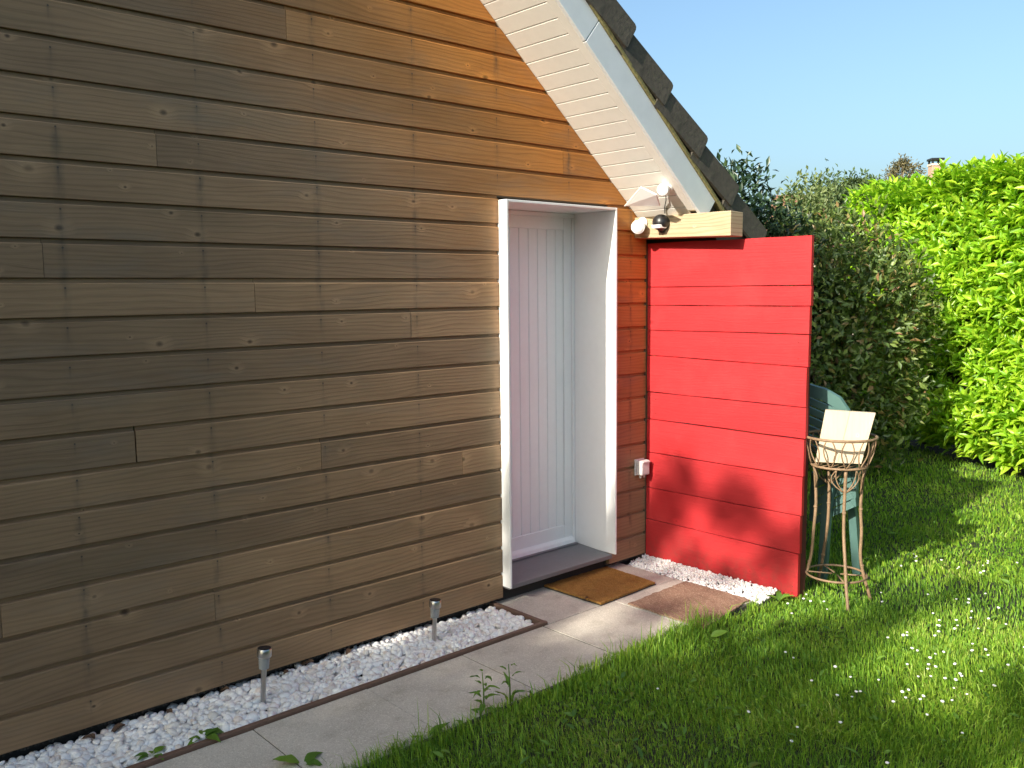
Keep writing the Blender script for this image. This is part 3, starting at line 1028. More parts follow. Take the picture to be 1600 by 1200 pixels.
def mat_sheet(name, corners, z0, z1, mat, parent, off, nx=26, ny=20, amp=0.0012, ragged=0.0):
    r = np.random.default_rng(len(name))
    c = [np.array(p, float) for p in corners]
    V, F = [], []
    for j in range(ny + 1):
        for i in range(nx + 1):
            u, v = i / nx, j / ny
            p = (1 - u) * (1 - v) * c[0] + u * (1 - v) * c[1] + u * v * c[2] + (1 - u) * v * c[3]
            ragx, ragy = r.normal(0, ragged, 2) if (i in (0, nx) or j in (0, ny)) else (0, 0)
            V.append((p[0] + ragx - off[0], p[1] + ragy - off[1], z1 + r.uniform(-amp, amp)))
    top = len(V)
    for j in range(ny):
        for i in range(nx):
            a = j * (nx + 1) + i
            F.append((a, a + 1, a + nx + 2, a + nx + 1))
    rim = [i for i in range(nx + 1)] + [j * (nx + 1) + nx for j in range(1, ny + 1)] + [ny * (nx + 1) + i for i in range(nx - 1, -1, -1)] + [j * (nx + 1) for j in range(ny - 1, 0, -1)]
    for k in rim:
        V.append((V[k][0], V[k][1], z0))
    m = len(rim)
    for k in range(m):
        F.append((rim[k], top + k, top + (k + 1) % m, rim[(k + 1) % m]))
    return obj(name, V, F, mat, parent)


mat_sheet('pile', [(3.312, 3.024), (3.770, 3.044), (3.790, 3.418), (3.300, 3.430)], 0.006, 0.016, M['mat'], m1, o_, amp=0.0016, ragged=0.001)
mat_sheet('backing', [(3.309, 3.020), (3.774, 3.040), (3.794, 3.422), (3.296, 3.434)], 0.0015, 0.0058, M['matedge'], m1, o_, 2, 2, 0.0)
# coir tufts
r = np.random.default_rng(4)
n = 9000
P = np.stack([r.uniform(3.31, 3.78, n), r.uniform(3.035, 3.42, n), np.full(n, 0.0145)], 1)
a = r.uniform(0, 6.28, n)
dirs = np.stack([np.cos(a) * 0.7, np.sin(a) * 0.7, np.ones(n)], 1)
Vt = np.array([(-0.5, 0, 0), (0.5, 0, 0), (0, 1, 0)], float); Ft = np.array([[0, 1, 2]])
V, F = scatter(Vt, Ft, frames(dirs, r.normal(size=(n, 3))), np.stack([np.full(n, 0.0016), r.uniform(0.003, 0.0075, n), np.ones(n)], 1), P - np.array(o_))
tag(np_obj('fibres', V, [F], M['mat'], m1), kind='stuff')

m2 = thing('doormat', (3.67, 2.72, 0), 'worn flat reddish brown mat half overgrown by the grass edge', 'doormat', None)
mat_sheet('pile', [(3.432, 2.470), (3.925, 2.540), (3.920, 2.950), (3.424, 2.935)], 0.0025, 0.0105, M['oldmat'], m2, (3.67, 2.72, 0), amp=0.0012, ragged=0.003)

# ------------------------------------------------------------------ solar stake lamps
for (lx, ly, hh, lean, lab) in ((1.520, 3.191, 0.229, 0.016, 'steel solar stake lamp in the pebbles nearer the camera, left of the pair'),
                                (2.398, 3.236, 0.199, 0.012, 'steel solar stake lamp in the pebbles nearer the door, right of the pair')):
    L = thing('solar_lamp', (lx, ly, 0), lab, 'garden lamp', 'solar stake lamps along the wall')
    L.rotation_euler = (0, math.atan2(lean, hh), 0)
    lathe('stake', [(0.0105, -0.04), (0.0105, hh - 0.082)], M['steel'], L, 16)
    lathe('lens', [(0.0200, hh - 0.0815), (0.0225, hh - 0.0355), (0.0195, hh - 0.0352), (0.0170, hh - 0.0812)], M['lens'], L, 20)
    lathe('bulb', [(0.002, hh - 0.074), (0.006, hh - 0.066), (0.006, hh - 0.05), (0.003, hh - 0.036)], M['lampwhite'], L, 10)
    cap = lathe('cap', [(0.0270, hh - 0.035), (0.0285, hh - 0.033), (0.0285, hh - 0.003), (0.0270, hh - 0.001)], M['steel'], L, 24)
    lathe('solar_cell', [(0.0255, hh - 0.0008), (0.0255, hh + 0.0012)], M['cell'], cap, 24)

# ------------------------------------------------------------------ fittings on beam, soffit and wall
sp = thing('spotlight', (4.003, 3.335, 1.975), 'round white spotlight on the beam beside the black sensor', 'light')
ax = Vector((-0.80, -0.55, -0.20)).normalized()
lathe('base', [(0.032, 0.0), (0.034, 0.006), (0.030, 0.014)], M['lampwhite'], sp, 20, (-1, 0, 0), (0, 0.0, 0.018))
tube('arm', [(-0.012, 0, 0.018), (-0.030, -0.01, 0.022), (-0.045, -0.02, 0.004)], 0.008, M['lampwhite'], sp, 8)
lathe('head', [(0.020, -0.035), (0.034, -0.020), (0.0385, 0.012), (0.0385, 0.020), (0.035, 0.022)], M['lampwhite'], sp, 24, ax, (-0.055, -0.012, -0.004))
lathe('face', [(0.034, 0.0221), (0.030, 0.026), (0.012, 0.029)], M['lampwhite'], sp, 24, ax, (-0.055, -0.012, -0.004))

se = thing('motion_sensor', (4.003, 3.190, 1.975), 'black dome motion sensor on the beam with a small white lens', 'sensor')
lathe('dome', [(0.044, 0.0), (0.046, 0.012), (0.045, 0.035), (0.039, 0.052), (0.026, 0.064), (0.010, 0.069)], M['black'], se, 20, (-1, -0.12, 0.12), (0, 0, 0.008))
hexa('lens', [(-0.066, -0.030, -0.022), (-0.020, -0.040, -0.022), (-0.020, 0.030, -0.022), (-0.066, 0.026, -0.022),
              (-0.074, -0.030, -0.002), (-0.020, -0.042, -0.002), (-0.020, 0.030, -0.002), (-0.074, 0.026, -0.002)], M['lampwhite'], se, 0.004, seg=2)
tube('knuckle', [(0, 0, -0.035), (-0.012, 0, -0.040), (-0.028, 0, -0.026)], 0.010, M['black'], se, 8)

# flood lamp hanging under the soffit
fl0 = (3.90, 3.15, 2.10)
fl = thing('floodlight', fl0, 'white outdoor floodlight with a flared hood under the soffit', 'light')


def sofpt(s, y, n):
    x, z = rp(s, n)
    return (x - fl0[0], y - fl0[1], z - fl0[2])


# a thin plate held out on a ball mount
def plate(name, C, th, mat, bev):
    hexa(name, [sofpt(s__, y__, n__ - th) for s__, y__, n__ in C] + [sofpt(s__, y__, n__) for s__, y__, n__ in C], mat, fl, bev)


plate('hood', [(1.388, 3.400, -0.030), (1.352, 3.085, -0.092), (1.258, 3.045, -0.105), (1.222, 3.150, -0.070)], 0.009, M['lampwhite'], 0.003)
c0 = Vector(sofpt(1.290, 3.055, -0.045))
lathe('head', [(0.012, -0.040), (0.029, -0.032), (0.033, -0.020), (0.033, 0.012), (0.027, 0.026), (0.010, 0.033)], M['lampwhite'], fl, 22, (-0.75, -0.5, -0.25), tuple(c0))
lathe('mount', [(0.032, -0.001), (0.032, 0.008), (0.020, 0.014)], M['lampwhite'], fl, 18, (-NX, 0, -NZ), sofpt(1.315, 3.062, -0.002))
tube('bracket', [sofpt(1.315, 3.062, -0.012), sofpt(1.305, 3.060, -0.028), sofpt(1.292, 3.057, -0.045)], 0.008, M['lampwhite'], fl, 8)
tube('cable', [sofpt(1.315, 3.075, -0.006), sofpt(1.40, 3.12, -0.010), sofpt(1.46, 3.17, -0.004), sofpt(1.50, 3.19, -0.006)], 0.0028, M['black'], fl, 6)

so = thing('socket_box', (4.04, 3.40, 0.572), 'white outdoor socket box on the cladding beside the red fence', 'socket')
box('base', -0.030, 0.050, -0.012, -0.001, -0.048, 0.048, M['greybox'], so, 0.004, seg=2)
box('cover', -0.027, 0.047, -0.058, -0.0122, -0.044, 0.044, M['greybox'], so, 0.010, seg=3)
box('hinge', -0.022, 0.042, -0.064, -0.0582, 0.030, 0.040, M['greybox'], so, 0.002)
for k in (-0.008, 0.022):
    lathe('conduit', [(0.007, -0.020), (0.007, 0.0)], M['greybox'], so, 10, (0, 0, 1), (0.01 + k, -0.024, -0.044))

# ------------------------------------------------------------------ plant stand with board
SC = (4.335, 2.285)
st = thing('plant_stand', (SC[0], SC[1], 0), 'tall rusty wire plant stand with a round basket beside the fence end', 'plant stand')
feet = [(4.165, 2.125), (4.243, 2.450), (4.425, 2.135), (4.470, 2.465)]
legtops = []
for (fx, fy) in feet:
    dx, dy = fx - SC[0], fy - SC[1]
    L = math.hypot(dx, dy)
    ux, uy = dx / L, dy / L
    prof = [(L, -0.02), (L * 0.88, 0.055), (L * 0.77, 0.12), (L * 0.665, 0.22), (0.118, 0.35), (0.110, 0.50), (0.122, 0.70)]
    pts = []
    for i in range(len(prof) - 1):
        for k in range(4):
            t = k / 4
            p0, p1, p2, p3 = prof[max(i - 1, 0)], prof[i], prof[i + 1], prof[min(i + 2, len(prof) - 1)]
            cr = lambda j: 0.5 * (2 * p1[j] + (p2[j] - p0[j]) * t + (2 * p0[j] - 5 * p1[j] + 4 * p2[j] - p3[j]) * t * t + (-p0[j] + 3 * p1[j] - 3 * p2[j] + p3[j]) * t ** 3)
            pts.append((ux * cr(0), uy * cr(0), cr(1)))
    pts.append((ux * prof[-1][0], uy * prof[-1][0], prof[-1][1]))
    lg = tube('leg', pts, 0.0085, M['rust'], st, 8)
    for zz in (0.17, 0.47):
        rr = np.interp(zz, [p[1] for p in prof], [p[0] for p in prof])
        lathe('joint_ring', [(0.0105, -0.004), (0.0118, 0.0), (0.0105, 0.004)], M['rust'], lg, 10, (0, 0, 1), (ux * rr, uy * rr, zz))
    legtops.append(math.atan2(uy, ux))


def ring(name, R, z, rad, parent, dz=0.0):
    return tube(name, [(R * math.cos(q), R * math.sin(q), z + dz * math.cos(q * 2)) for q in [2 * math.pi * k / 36 for k in range(36)]], rad, M['rust'], parent, 8, True)


ring('rim', 0.180, 0.850, 0.0075, st)
ring('basket_ring', 0.140, 0.700, 0.0065, st)
ring('lower_ring', 0.152, 0.115, 0.0060, st)
bars = []
for k in range(-3, 4):
    yy = k * 0.036
    xx = math.sqrt(max(0.14 ** 2 - yy * yy, 0))
    bars.append(tube_geo([(-xx, yy, 0.700), (xx, yy, 0.700)], 0.003, 6))
obj('basket_floor', *merge(bars), M['rust'], st, True)
for k in range(12):       # petal shaped loops of wire round the basket, and the loops hanging below
    q = 2 * math.pi * k / 12 + 0.2
    for sgn in (-1, 1):
        pts = []
        for i in range(9):
            t = i / 8
            R_ = 0.140 + 0.040 * t + 0.006 * math.sin(math.pi * t)
            qq = q + sgn * (0.17 * math.sin(math.pi * t * 0.9) + 0.02 * t)
            pts.append((R_ * math.cos(qq), R_ * math.sin(qq), 0.700 + 0.150 * t))
        tube('basket_wire', pts, 0.0034, M['rust'], st, 6)
for ang in legtops:
    for sgn in (-1, 1):
        for w_ in (0.34, 0.14):
            pts = []
            for i in range(9):
                t = i / 8
                qq = ang + sgn * (0.06 + w_ * math.sin(math.pi * t) + 0.30 * t)
                R_ = 0.113 + 0.025 * t
                pts.append((R_ * math.cos(qq), R_ * math.sin(qq), 0.575 + 0.120 * t))
            tube('leaf_wire', pts, 0.0032, M['rust'], st, 6)
    pts = [(0.02 * math.cos(ang), 0.02 * math.sin(ang), 0.115), (0.150 * math.cos(ang), 0.150 * math.sin(ang), 0.115)]
    tube('lower_spoke', pts, 0.0040, M['rust'], st, 6)

# pale wooden board standing in the basket
vd = Vector((SC[0], SC[1], 0)).normalized()
sdv = Vector((vd.y, -vd.x, 0))
TL, TR, BR, BL = (Vector((4.290, 2.346, 0.988)), Vector((4.402, 2.132, 0.980)), Vector((4.372, 2.185, 0.715)), Vector((4.270, 2.385, 0.712)))
n_ = (TR - TL).cross(BL - TL).normalized()
if n_.dot(vd) < 0: n_ = -n_
bo = Vector((4.33, 2.27, 0.705))
P = [BL, BR, BR + n_ * 0.035, BL + n_ * 0.035, TL, TR, TR + n_ * 0.035, TL + n_ * 0.035]
P = [p - vd * 0.02 for p in P]
mid = lambda a, b: (a + b) / 2
wb = thing('wooden_board', tuple(bo), 'pale square board of planed wood standing in the wire basket', 'board')
gap = sdv * 0.0006
for half in (0, 1):
    a, b = (0.0, 0.495) if half == 0 else (0.498, 1.0)
    lp = lambda p, q_, t: p + (q_ - p) * t
    Q = [lp(P[0], P[1], a), lp(P[0], P[1], b), lp(P[3], P[2], b), lp(P[3], P[2], a), lp(P[4], P[5], a), lp(P[4], P[5], b), lp(P[7], P[6], b), lp(P[7], P[6], a)]
    hexa('plank', [tuple(v) for v in Q], M['pale_wood'], wb, 0.0012, off=tuple(bo))

# ------------------------------------------------------------------ green chair behind the fence end
ch0 = (4.42, 2.58, 0.0)
chair = thing('garden_chair', ch0, 'green plastic slatted garden chair leaning folded behind the red fence', 'chair')


def cp(u, v, n):
    """chair plane: u towards the camera along the back of the fence, v up the chair, n away from the fence"""
    return (0.02 + 0.16 * n / 0.16 + 0.10 * (1 - v), -u - 0.02 * v, v)


def chbar(name, pts, w_, h_, parent):
    """flat bar through u,v,n points"""
    path_ = [Vector(cp(*p)) for p in pts]
    V, F = [], []
    m = len(path_)
    for i, p in enumerate(path_):
        a = path_[max(i - 1, 0)]; b = path_[min(i + 1, m - 1)]
        t = (b - a).normalized()
        nn = Vector((1, 0, 0.1)).normalized()
        s_ = t.cross(nn).normalized()
        for (c1, c2) in ((-1, -1), (1, -1), (1, 1), (-1, 1)):
            V.append(p + s_ * c1 * w_ / 2 + nn * c2 * h_ / 2)
    for i in range(m - 1):
        for k in range(4):
            l = (k + 1) % 4
            F.append((i * 4 + k, i * 4 + l, i * 4 + 4 + l, i * 4 + 4 + k))
    F += [(3, 2, 1, 0), tuple((m - 1) * 4 + k for k in range(4))]
    return obj(name, V, F, M['green_plastic'], parent)


# back: two stiles curving into a top rail, slats dropping towards the camera
chbar('stile', [(-0.20, 0.0, 0.0), (-0.20, 0.6, 0.0), (-0.19, 1.06, 0.0)], 0.045, 0.028, chair)
chbar('stile', [(0.105, 0.0, 0.0), (0.135, 0.4, 0.0), (0.18, 0.72, 0.0), (0.232, 0.955, 0.0)], 0.050, 0.028, chair)
chbar('top_rail', [(-0.19, 1.10, 0.0), (0.0, 1.075, -0.01), (0.13, 1.050, -0.01), (0.20, 1.015, -0.004), (0.237, 0.965, 0.0), (0.237, 0.90, 0.0)], 0.065, 0.022, chair)
for k in range(6):
    v0 = 1.010 - 0.052 * k
    chbar('back_slat', [(-0.18, v0 + 0.03, 0.0), (0.0, v0 + 0.010, -0.012), (0.225, v0 - 0.060, 0.0)], 0.036, 0.014, chair)
# seat folded against the legs, its slats rising the other way
seat = chbar('seat_rail', [(0.04, 0.32, 0.02), (0.05, 0.60, 0.03)], 0.030, 0.030, chair)
chbar('seat_rail', [(0.265, 0.44, 0.06), (0.265, 0.68, 0.06)], 0.030, 0.030, chair)
for k in range(5):
    v0 = 0.60 - 0.052 * k
    chbar('seat_slat', [(0.05, v0 - 0.07, 0.02), (0.26, v0 + 0.06, 0.05)], 0.038, 0.014, chair)
chbar('rear_leg', [(0.21, 0.0, 0.20), (0.205, 0.35, 0.16), (0.19, 0.66, 0.10)], 0.045, 0.028, chair)
chbar('rear_leg', [(-0.16, 0.0, 0.20), (-0.15, 0.35, 0.16), (-0.14, 0.66, 0.10)], 0.045, 0.028, chair)
chbar('armrest', [(0.225, 0.70, -0.01), (0.225, 0.68, 0.10), (0.22, 0.60, 0.18)], 0.05, 0.022, chair)
chbar('armrest', [(-0.22, 0.70, -0.01), (-0.22, 0.68, 0.10), (-0.22, 0.60, 0.18)], 0.05, 0.022, chair)

# ------------------------------------------------------------------ laurel hedge
HP, HD, HN = np.array([7.92, 2.615, 0.0]), np.array([0.545, 0.84, 0.0]), np.array([-0.84, 0.545, 0.0])
hedge = thing('laurel_hedge', (8.7, 3.1, 0), 'tall bright lime green laurel hedge at the right edge', 'hedge')
ho = np.array([8.7, 3.1, 0.0])
r = np.random.default_rng(42)
S_LO, S_HI, HH, TH = -3.6, 3.0, 2.60, 1.3
hb = wob(9, 8, 1.5)


def hpos(s, dep, z):
    return HP[None] + s[:, None] * HD[None] - dep[:, None] * HN[None] + np.stack([0 * z, 0 * z, z], 1)


def shoots(ns, top):
    s = r.uniform(S_LO, S_HI, ns)
    if top:
        dep = r.uniform(0.0, TH, ns)
        z = HH + r.uniform(-0.15, 0.05, ns)
        out = np.stack([r.normal(0, 0.3, ns), r.normal(0, 0.3, ns), np.ones(ns)], 1)
    else:
        dep = np.abs(r.normal(0, 0.13, ns))
        z = r.uniform(0.08, HH, ns)
        out = HN[None] * r.uniform(0.35, 1.1, ns)[:, None] + np.stack([r.normal(0, 0.35, ns), r.normal(0, 0.35, ns), r.uniform(0.25, 1.1, ns)], 1)
    P = hpos(s, dep, z)
    bul = hb(P) * 0.10 + 0.05 * np.sin(P[:, 2] * 5)
    round_ = 0.25 * np.clip((z - (HH - 0.5)) / 0.5, 0, 1) ** 2 + 0.12 * np.clip((0.35 - z) / 0.35, 0, 1)
    P = P + HN[None] * (bul - (0 if top else 1) * round_)[:, None]
    if top:
        P[:, 2] += hb(P * 1.7) * 0.06
    return P, out / np.linalg.norm(out, axis=1, keepdims=True)


Pa, Oa = shoots(5200, False)
Pb_, Ob = shoots(1400, True)
Ps, Os = np.concatenate([Pa, Pb_]), np.concatenate([Oa, Ob])
per = 6
ns = len(Ps)
ai = r.uniform(0, 6.28, ns)
ortho = np.cross(Os, np.array([0.3, 0.2, 1.0])[None]); ortho /= np.linalg.norm(ortho, axis=1, keepdims=True)
ort2 = np.cross(Os, ortho)
LP, LD, LN, LL = [], [], [], []
for k in range(per):
    ang = ai + k * 2.4
    radv = ortho * np.cos(ang)[:, None] + ort2 * np.sin(ang)[:, None]
    t = k / per
    LP.append(Ps + Os * (0.10 * t - 0.04))
    LD.append(Os * (0.45 + 0.9 * t) + radv * (1.05 - 0.55 * t) + r.normal(0, 0.15, (ns, 3)))
    LN.append(-radv + Os * 0.8 + np.array([0, 0, 0.35]) + r.normal(0, 0.2, (ns, 3)))
    LL.append(r.uniform(0.085, 0.14, ns) * (1.05 - 0.25 * t))
LP, LD, LN, LL = np.concatenate(LP), np.concatenate(LD), np.concatenate(LN), np.concatenate(LL)
RL = frames(LD, LN)
SL = np.stack([LL * r.uniform(0.34, 0.42, len(LL)), LL, LL], 1)
Vl, Fl = leaf_template(4, 0.30, 0.22, 1.0)
q = LP - np.array(CAM)
dz = q @ np.array(fwd); dx_ = q @ np.array(rgt); dy_ = q @ np.array(upv)
infr = (dx_ / dz > 0.42) & (dx_ / dz < 0.56) & (np.abs(dy_ / dz) < 0.40)
front = (LP - HP[None]) @ HN
score = np.where(infr & (front > -0.02), np.linalg.norm(q, axis=1) - front * 3, 1e3)
order = np.argsort(score)
near = order[:300]
lm = mesh_data('leaf', Vl.tolist(), [tuple(f) for f in Fl.tolist()], M['laurel'], True)
for i in near:
    o = link(bpy.data.objects.new('leaf', lm), hedge)
    A = RL[i] * SL[i][None, :]
    pp = LP[i] - ho
    o.matrix_local = Matrix([list(A[k]) + [pp[k]] for k in range(3)] + [[0, 0, 0, 1]])
rest = order[300:]
V, F = scatter(Vl, Fl, RL[rest], SL[rest], LP[rest] - ho)
tag(np_obj('foliage', V, [F], M['laurel'], hedge, True), kind='stuff')
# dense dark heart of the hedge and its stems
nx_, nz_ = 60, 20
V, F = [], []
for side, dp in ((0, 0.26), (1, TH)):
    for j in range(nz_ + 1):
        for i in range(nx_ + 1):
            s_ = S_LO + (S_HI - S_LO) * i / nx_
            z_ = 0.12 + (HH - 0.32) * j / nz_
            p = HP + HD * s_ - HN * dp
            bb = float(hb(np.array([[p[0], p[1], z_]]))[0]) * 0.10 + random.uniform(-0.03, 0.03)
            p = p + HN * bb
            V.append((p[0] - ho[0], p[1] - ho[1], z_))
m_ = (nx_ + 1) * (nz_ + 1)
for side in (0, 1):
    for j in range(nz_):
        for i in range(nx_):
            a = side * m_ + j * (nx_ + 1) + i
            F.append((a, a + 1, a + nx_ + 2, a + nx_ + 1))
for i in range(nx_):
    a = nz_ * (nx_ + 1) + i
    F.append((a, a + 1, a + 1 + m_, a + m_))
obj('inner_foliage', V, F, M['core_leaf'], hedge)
for k in range(10):
    s_ = S_LO + 0.5 + k * 0.85
    p = HP + HD * s_ - HN * 0.5 - ho
    tube('stem', [(p[0], p[1], -0.03), (p[0] + 0.05, p[1], 0.5), (p[0] - 0.04, p[1] + 0.05, 1.4)], [0.05, 0.04, 0.02], M['bark'], hedge, 7)


# ------------------------------------------------------------------ leafy crowns
def crown_leaves(centre, radii, nclump, per, leaf, ratio, seed, clump_r, surf=0.55, droop=0.0, shape=None, upb=0.3):
    r = np.random.default_rng(seed)
    c = np.array(centre); R_ = np.array(radii)
    d = r.normal(size=(nclump, 3)); d /= np.linalg.norm(d, axis=1, keepdims=True)
    wf = wob(seed + 1, 7, 2.2)
    rad = (surf + (1 - surf) * r.random(nclump) ** 0.6) * (1 + 0.22 * wf(d))
    C = c + d * R_ * rad[:, None]
    if shape is not None:
        C = C[shape(C)]
        d = (C - c) / R_; d /= np.linalg.norm(d, axis=1, keepdims=True)
    n = len(C)
    base = np.repeat(C, per, 0) + r.normal(0, 1, (n * per, 3)) * clump_r
    out = np.repeat(d, per, 0)
    dirs = out * 0.6 + r.normal(0, 0.75, (n * per, 3)) + np.array([0, 0, upb - droop])
    nrm = out * 0.6 + np.array([0, 0, 0.7]) + r.normal(0, 0.55, (n * per, 3))
    ln = r.uniform(0.7, 1.3, n * per) * leaf
    V, F = leaf_template(2, 0.25, 0.15)
    return V, F, frames(dirs, nrm), np.stack([ln * ratio, ln, ln], 1), base


def plant(name, base, label, cat, crowns, mat, stems, group=None, bark='bark', crown_name='crown'):
    o = thing(name, base, label, cat, group)
    Vs, Fs, off = [], [], 0
    b = np.array(base)
    for cr in crowns:
        V, F, R_, S_, P_ = crown_leaves(**cr)
        V, F = scatter(V, F, R_, S_, P_ - b)
        Vs.append(V); Fs.append(F + off); off += len(V)
    np_obj(crown_name, np.concatenate(Vs), [np.concatenate(Fs)], M[mat], o, True)
    parts = [tube_geo([(p[0] - b[0], p[1] - b[1], p[2] - b[2]) for p in pts], list(rads), 7) for pts, rads in stems]
    obj('trunk', *merge(parts), M[bark], o, True)
    return o


# dark loose shrub between fence and hedge
plant('shrub', (7.35, 3.95, 0), 'dark loose leafy shrub with reddish tips between the fence and the bright hedge', 'shrub',
      [dict(centre=(7.38, 3.95, 1.22), radii=(0.80, 0.80, 1.15), nclump=900, per=10, leaf=0.062, ratio=0.46, seed=51, clump_r=0.065),
       dict(centre=(7.68, 3.85, 1.10), radii=(0.50, 0.55, 1.10), nclump=420, per=10, leaf=0.060, ratio=0.46, seed=52, clump_r=0.06),
       dict(centre=(7.45, 3.90, 1.2), radii=(0.5, 0.5, 0.85), nclump=160, per=10, leaf=0.07, ratio=0.5, seed=55, clump_r=0.1, surf=0.1)],
      'shrub', [([(7.35, 3.95, -0.03), (7.3, 4.0, 0.5), (7.1, 4.1, 1.3), (7.0, 4.2, 1.9)], (0.035, 0.03, 0.018, 0.006)),
                ([(7.37, 3.95, -0.03), (7.5, 3.85, 0.6), (7.7, 3.75, 1.4)], (0.03, 0.022, 0.006)),
                ([(7.33, 3.97, -0.03), (7.35, 4.1, 0.7), (7.45, 4.3, 1.8)], (0.03, 0.022, 0.006))])
plant('evergreen_shrub', (6.9, 5.0, 0), 'tall dark green evergreen shrub rising behind the roof edge and fence', 'shrub',
      [dict(centre=(7.05, 4.85, 1.62), radii=(0.72, 0.75, 1.12), nclump=820, per=10, leaf=0.075, ratio=0.42, seed=61, clump_r=0.07),
       dict(centre=(7.55, 4.60, 1.30), radii=(0.55, 0.55, 0.90), nclump=520, per=10, leaf=0.070, ratio=0.42, seed=62, clump_r=0.07),
       dict(centre=(7.2, 5.0, 1.4), radii=(0.6, 0.6, 0.8), nclump=170, per=10, leaf=0.09, ratio=0.5, seed=65, clump_r=0.1, surf=0.1)],
      'evergreen', [([(6.9, 5.0, -0.03), (6.9, 5.05, 0.8), (6.75, 5.1, 1.7), (6.7, 5.1, 2.6)], (0.05, 0.04, 0.02, 0.005)),
                    ([(6.93, 5.0, -0.03), (7.2, 4.95, 0.8), (7.5, 4.8, 1.7)], (0.04, 0.03, 0.008))])

# far trees seen over the hedge
plant('tree', (18.6, 10.9, 0), 'pale green airy tree peeping over the dark evergreen shrub', 'tree',
      [dict(centre=(18.5, 10.8, 3.1), radii=(0.75, 0.75, 0.95), nclump=260, per=9, leaf=0.11, ratio=0.5, seed=71, clump_r=0.10, surf=0.3)],
      'birch', [([(18.6, 10.9, -0.05), (18.55, 10.85, 1.8), (18.5, 10.8, 3.6)], (0.09, 0.06, 0.015))], 'trees beyond the hedge')
plant('tree', (23.7, 13.0, 0), 'rounded dark green tree left of the hedge top', 'tree',
      [dict(centre=(23.7, 13.0, 3.75), radii=(0.75, 0.75, 0.85), nclump=260, per=9, leaf=0.14, ratio=0.5, seed=72, clump_r=0.13, surf=0.35)],
      'fartree', [([(23.7, 13.0, -0.05), (23.7, 13.0, 2.6), (23.7, 13.0, 4.2)], (0.12, 0.08, 0.02))], 'trees beyond the hedge')
plant('tree', (29.1, 14.9, 0), 'spreading mid green tree just above the hedge, left of the brownish conifer', 'tree',
      [dict(centre=(28.85, 15.1, 4.65), radii=(0.55, 0.65, 0.55), nclump=170, per=9, leaf=0.16, ratio=0.5, seed=73, clump_r=0.15, surf=0.3),
       dict(centre=(29.35, 14.7, 4.72), radii=(0.45, 0.5, 0.5), nclump=120, per=9, leaf=0.16, ratio=0.5, seed=74, clump_r=0.14, surf=0.3)],
      'fartree', [([(29.1, 14.9, -0.05), (29.1, 14.9, 3.2), (29.0, 14.9, 5.0)], (0.14, 0.1, 0.02))], 'trees beyond the hedge')
cr_ = []
for i, (dx, zz, R_) in enumerate([(0, 9.8, 0.45), (-0.5, 9.2, 0.7), (0.55, 9.3, 0.7), (-0.9, 8.5, 0.7), (0.95, 8.6, 0.7), (0, 8.5, 0.9), (0, 7.7, 1.1), (-0.8, 7.6, 0.8), (0.8, 7.6, 0.8)]):
    cr_.append(dict(centre=(60.4 + dx * 0.42, 27.95 - dx * 0.9, zz), radii=(R_ * 0.9, R_ * 0.9, R_ * 0.42), nclump=40, per=8, leaf=0.22, ratio=0.4, seed=80 + i, clump_r=0.16, surf=0.2))
plant('conifer', (60.4, 27.95, 0), 'distant brownish conifer on the skyline left of the chimney', 'tree', cr_, 'pine',
      [([(60.4, 27.95, -0.05), (60.4, 27.95, 6.0), (60.4, 27.95, 10.0)], (0.3, 0.2, 0.03))], 'trees beyond the hedge')

# the neighbour's house: only its chimney shows over the hedge
nh = thing('neighbour_house', (31.05, 13.25, 0), 'distant rendered chimney with dark cap above the hedge, on a house behind', 'house')
c_, s_ = 0.70, -0.714


def hx(u, v, z):       # u along the ridge, v across
    return (u * c_ - v * s_, u * s_ + v * c_, z)


hexa('wall', [hx(-5, -3.5, -0.05), hx(5, -3.5, -0.05), hx(5, 3.5, -0.05), hx(-5, 3.5, -0.05), hx(-5, -3.5, 2.6), hx(5, -3.5, 2.6), hx(5, 3.5, 2.6), hx(-5, 3.5, 2.6)], M['render'], nh)
V = [hx(-5.3, -3.8, 2.5), hx(5.3, -3.8, 2.5), hx(5.3, 0, 4.75), hx(-5.3, 0, 4.75), hx(5.3, 3.8, 2.5), hx(-5.3, 3.8, 2.5)]
nr = obj('roof', V, [(0, 1, 2, 3), (3, 2, 4, 5), (0, 3, 5), (1, 4, 2), (0, 5, 4, 1)], M['rooftile'], nh)
u0, v0 = 0.0, 0.0
def hbox(name, h, z0, z1, mat, x0=0.0, y0=0.0, bev=0.0):
    hexa(name, [hx(x0 - h, y0 - h, z0), hx(x0 + h, y0 - h, z0), hx(x0 + h, y0 + h, z0), hx(x0 - h, y0 + h, z0),
                hx(x0 - h, y0 - h, z1), hx(x0 + h, y0 - h, z1), hx(x0 + h, y0 + h, z1), hx(x0 - h, y0 + h, z1)], mat, nr, bev)


M['brick'] = plain('chimney_brick', (0.36, 0.24, 0.17), 0.9, var=0.3, scale=12)
hbox('chimney', 0.175, 4.2, 5.62, M['brick'], bev=0.01)
hbox('chimney_band', 0.20, 5.621, 5.69, M['render'], bev=0.008)
for a, b in ((-1, -1), (1, -1), (1, 1), (-1, 1)):
    hbox('cap_post', 0.028, 5.691, 5.80, M['black'], a * 0.15, b * 0.15)
hbox('cap', 0.215, 5.801, 5.87, M['black'], bev=0.008)

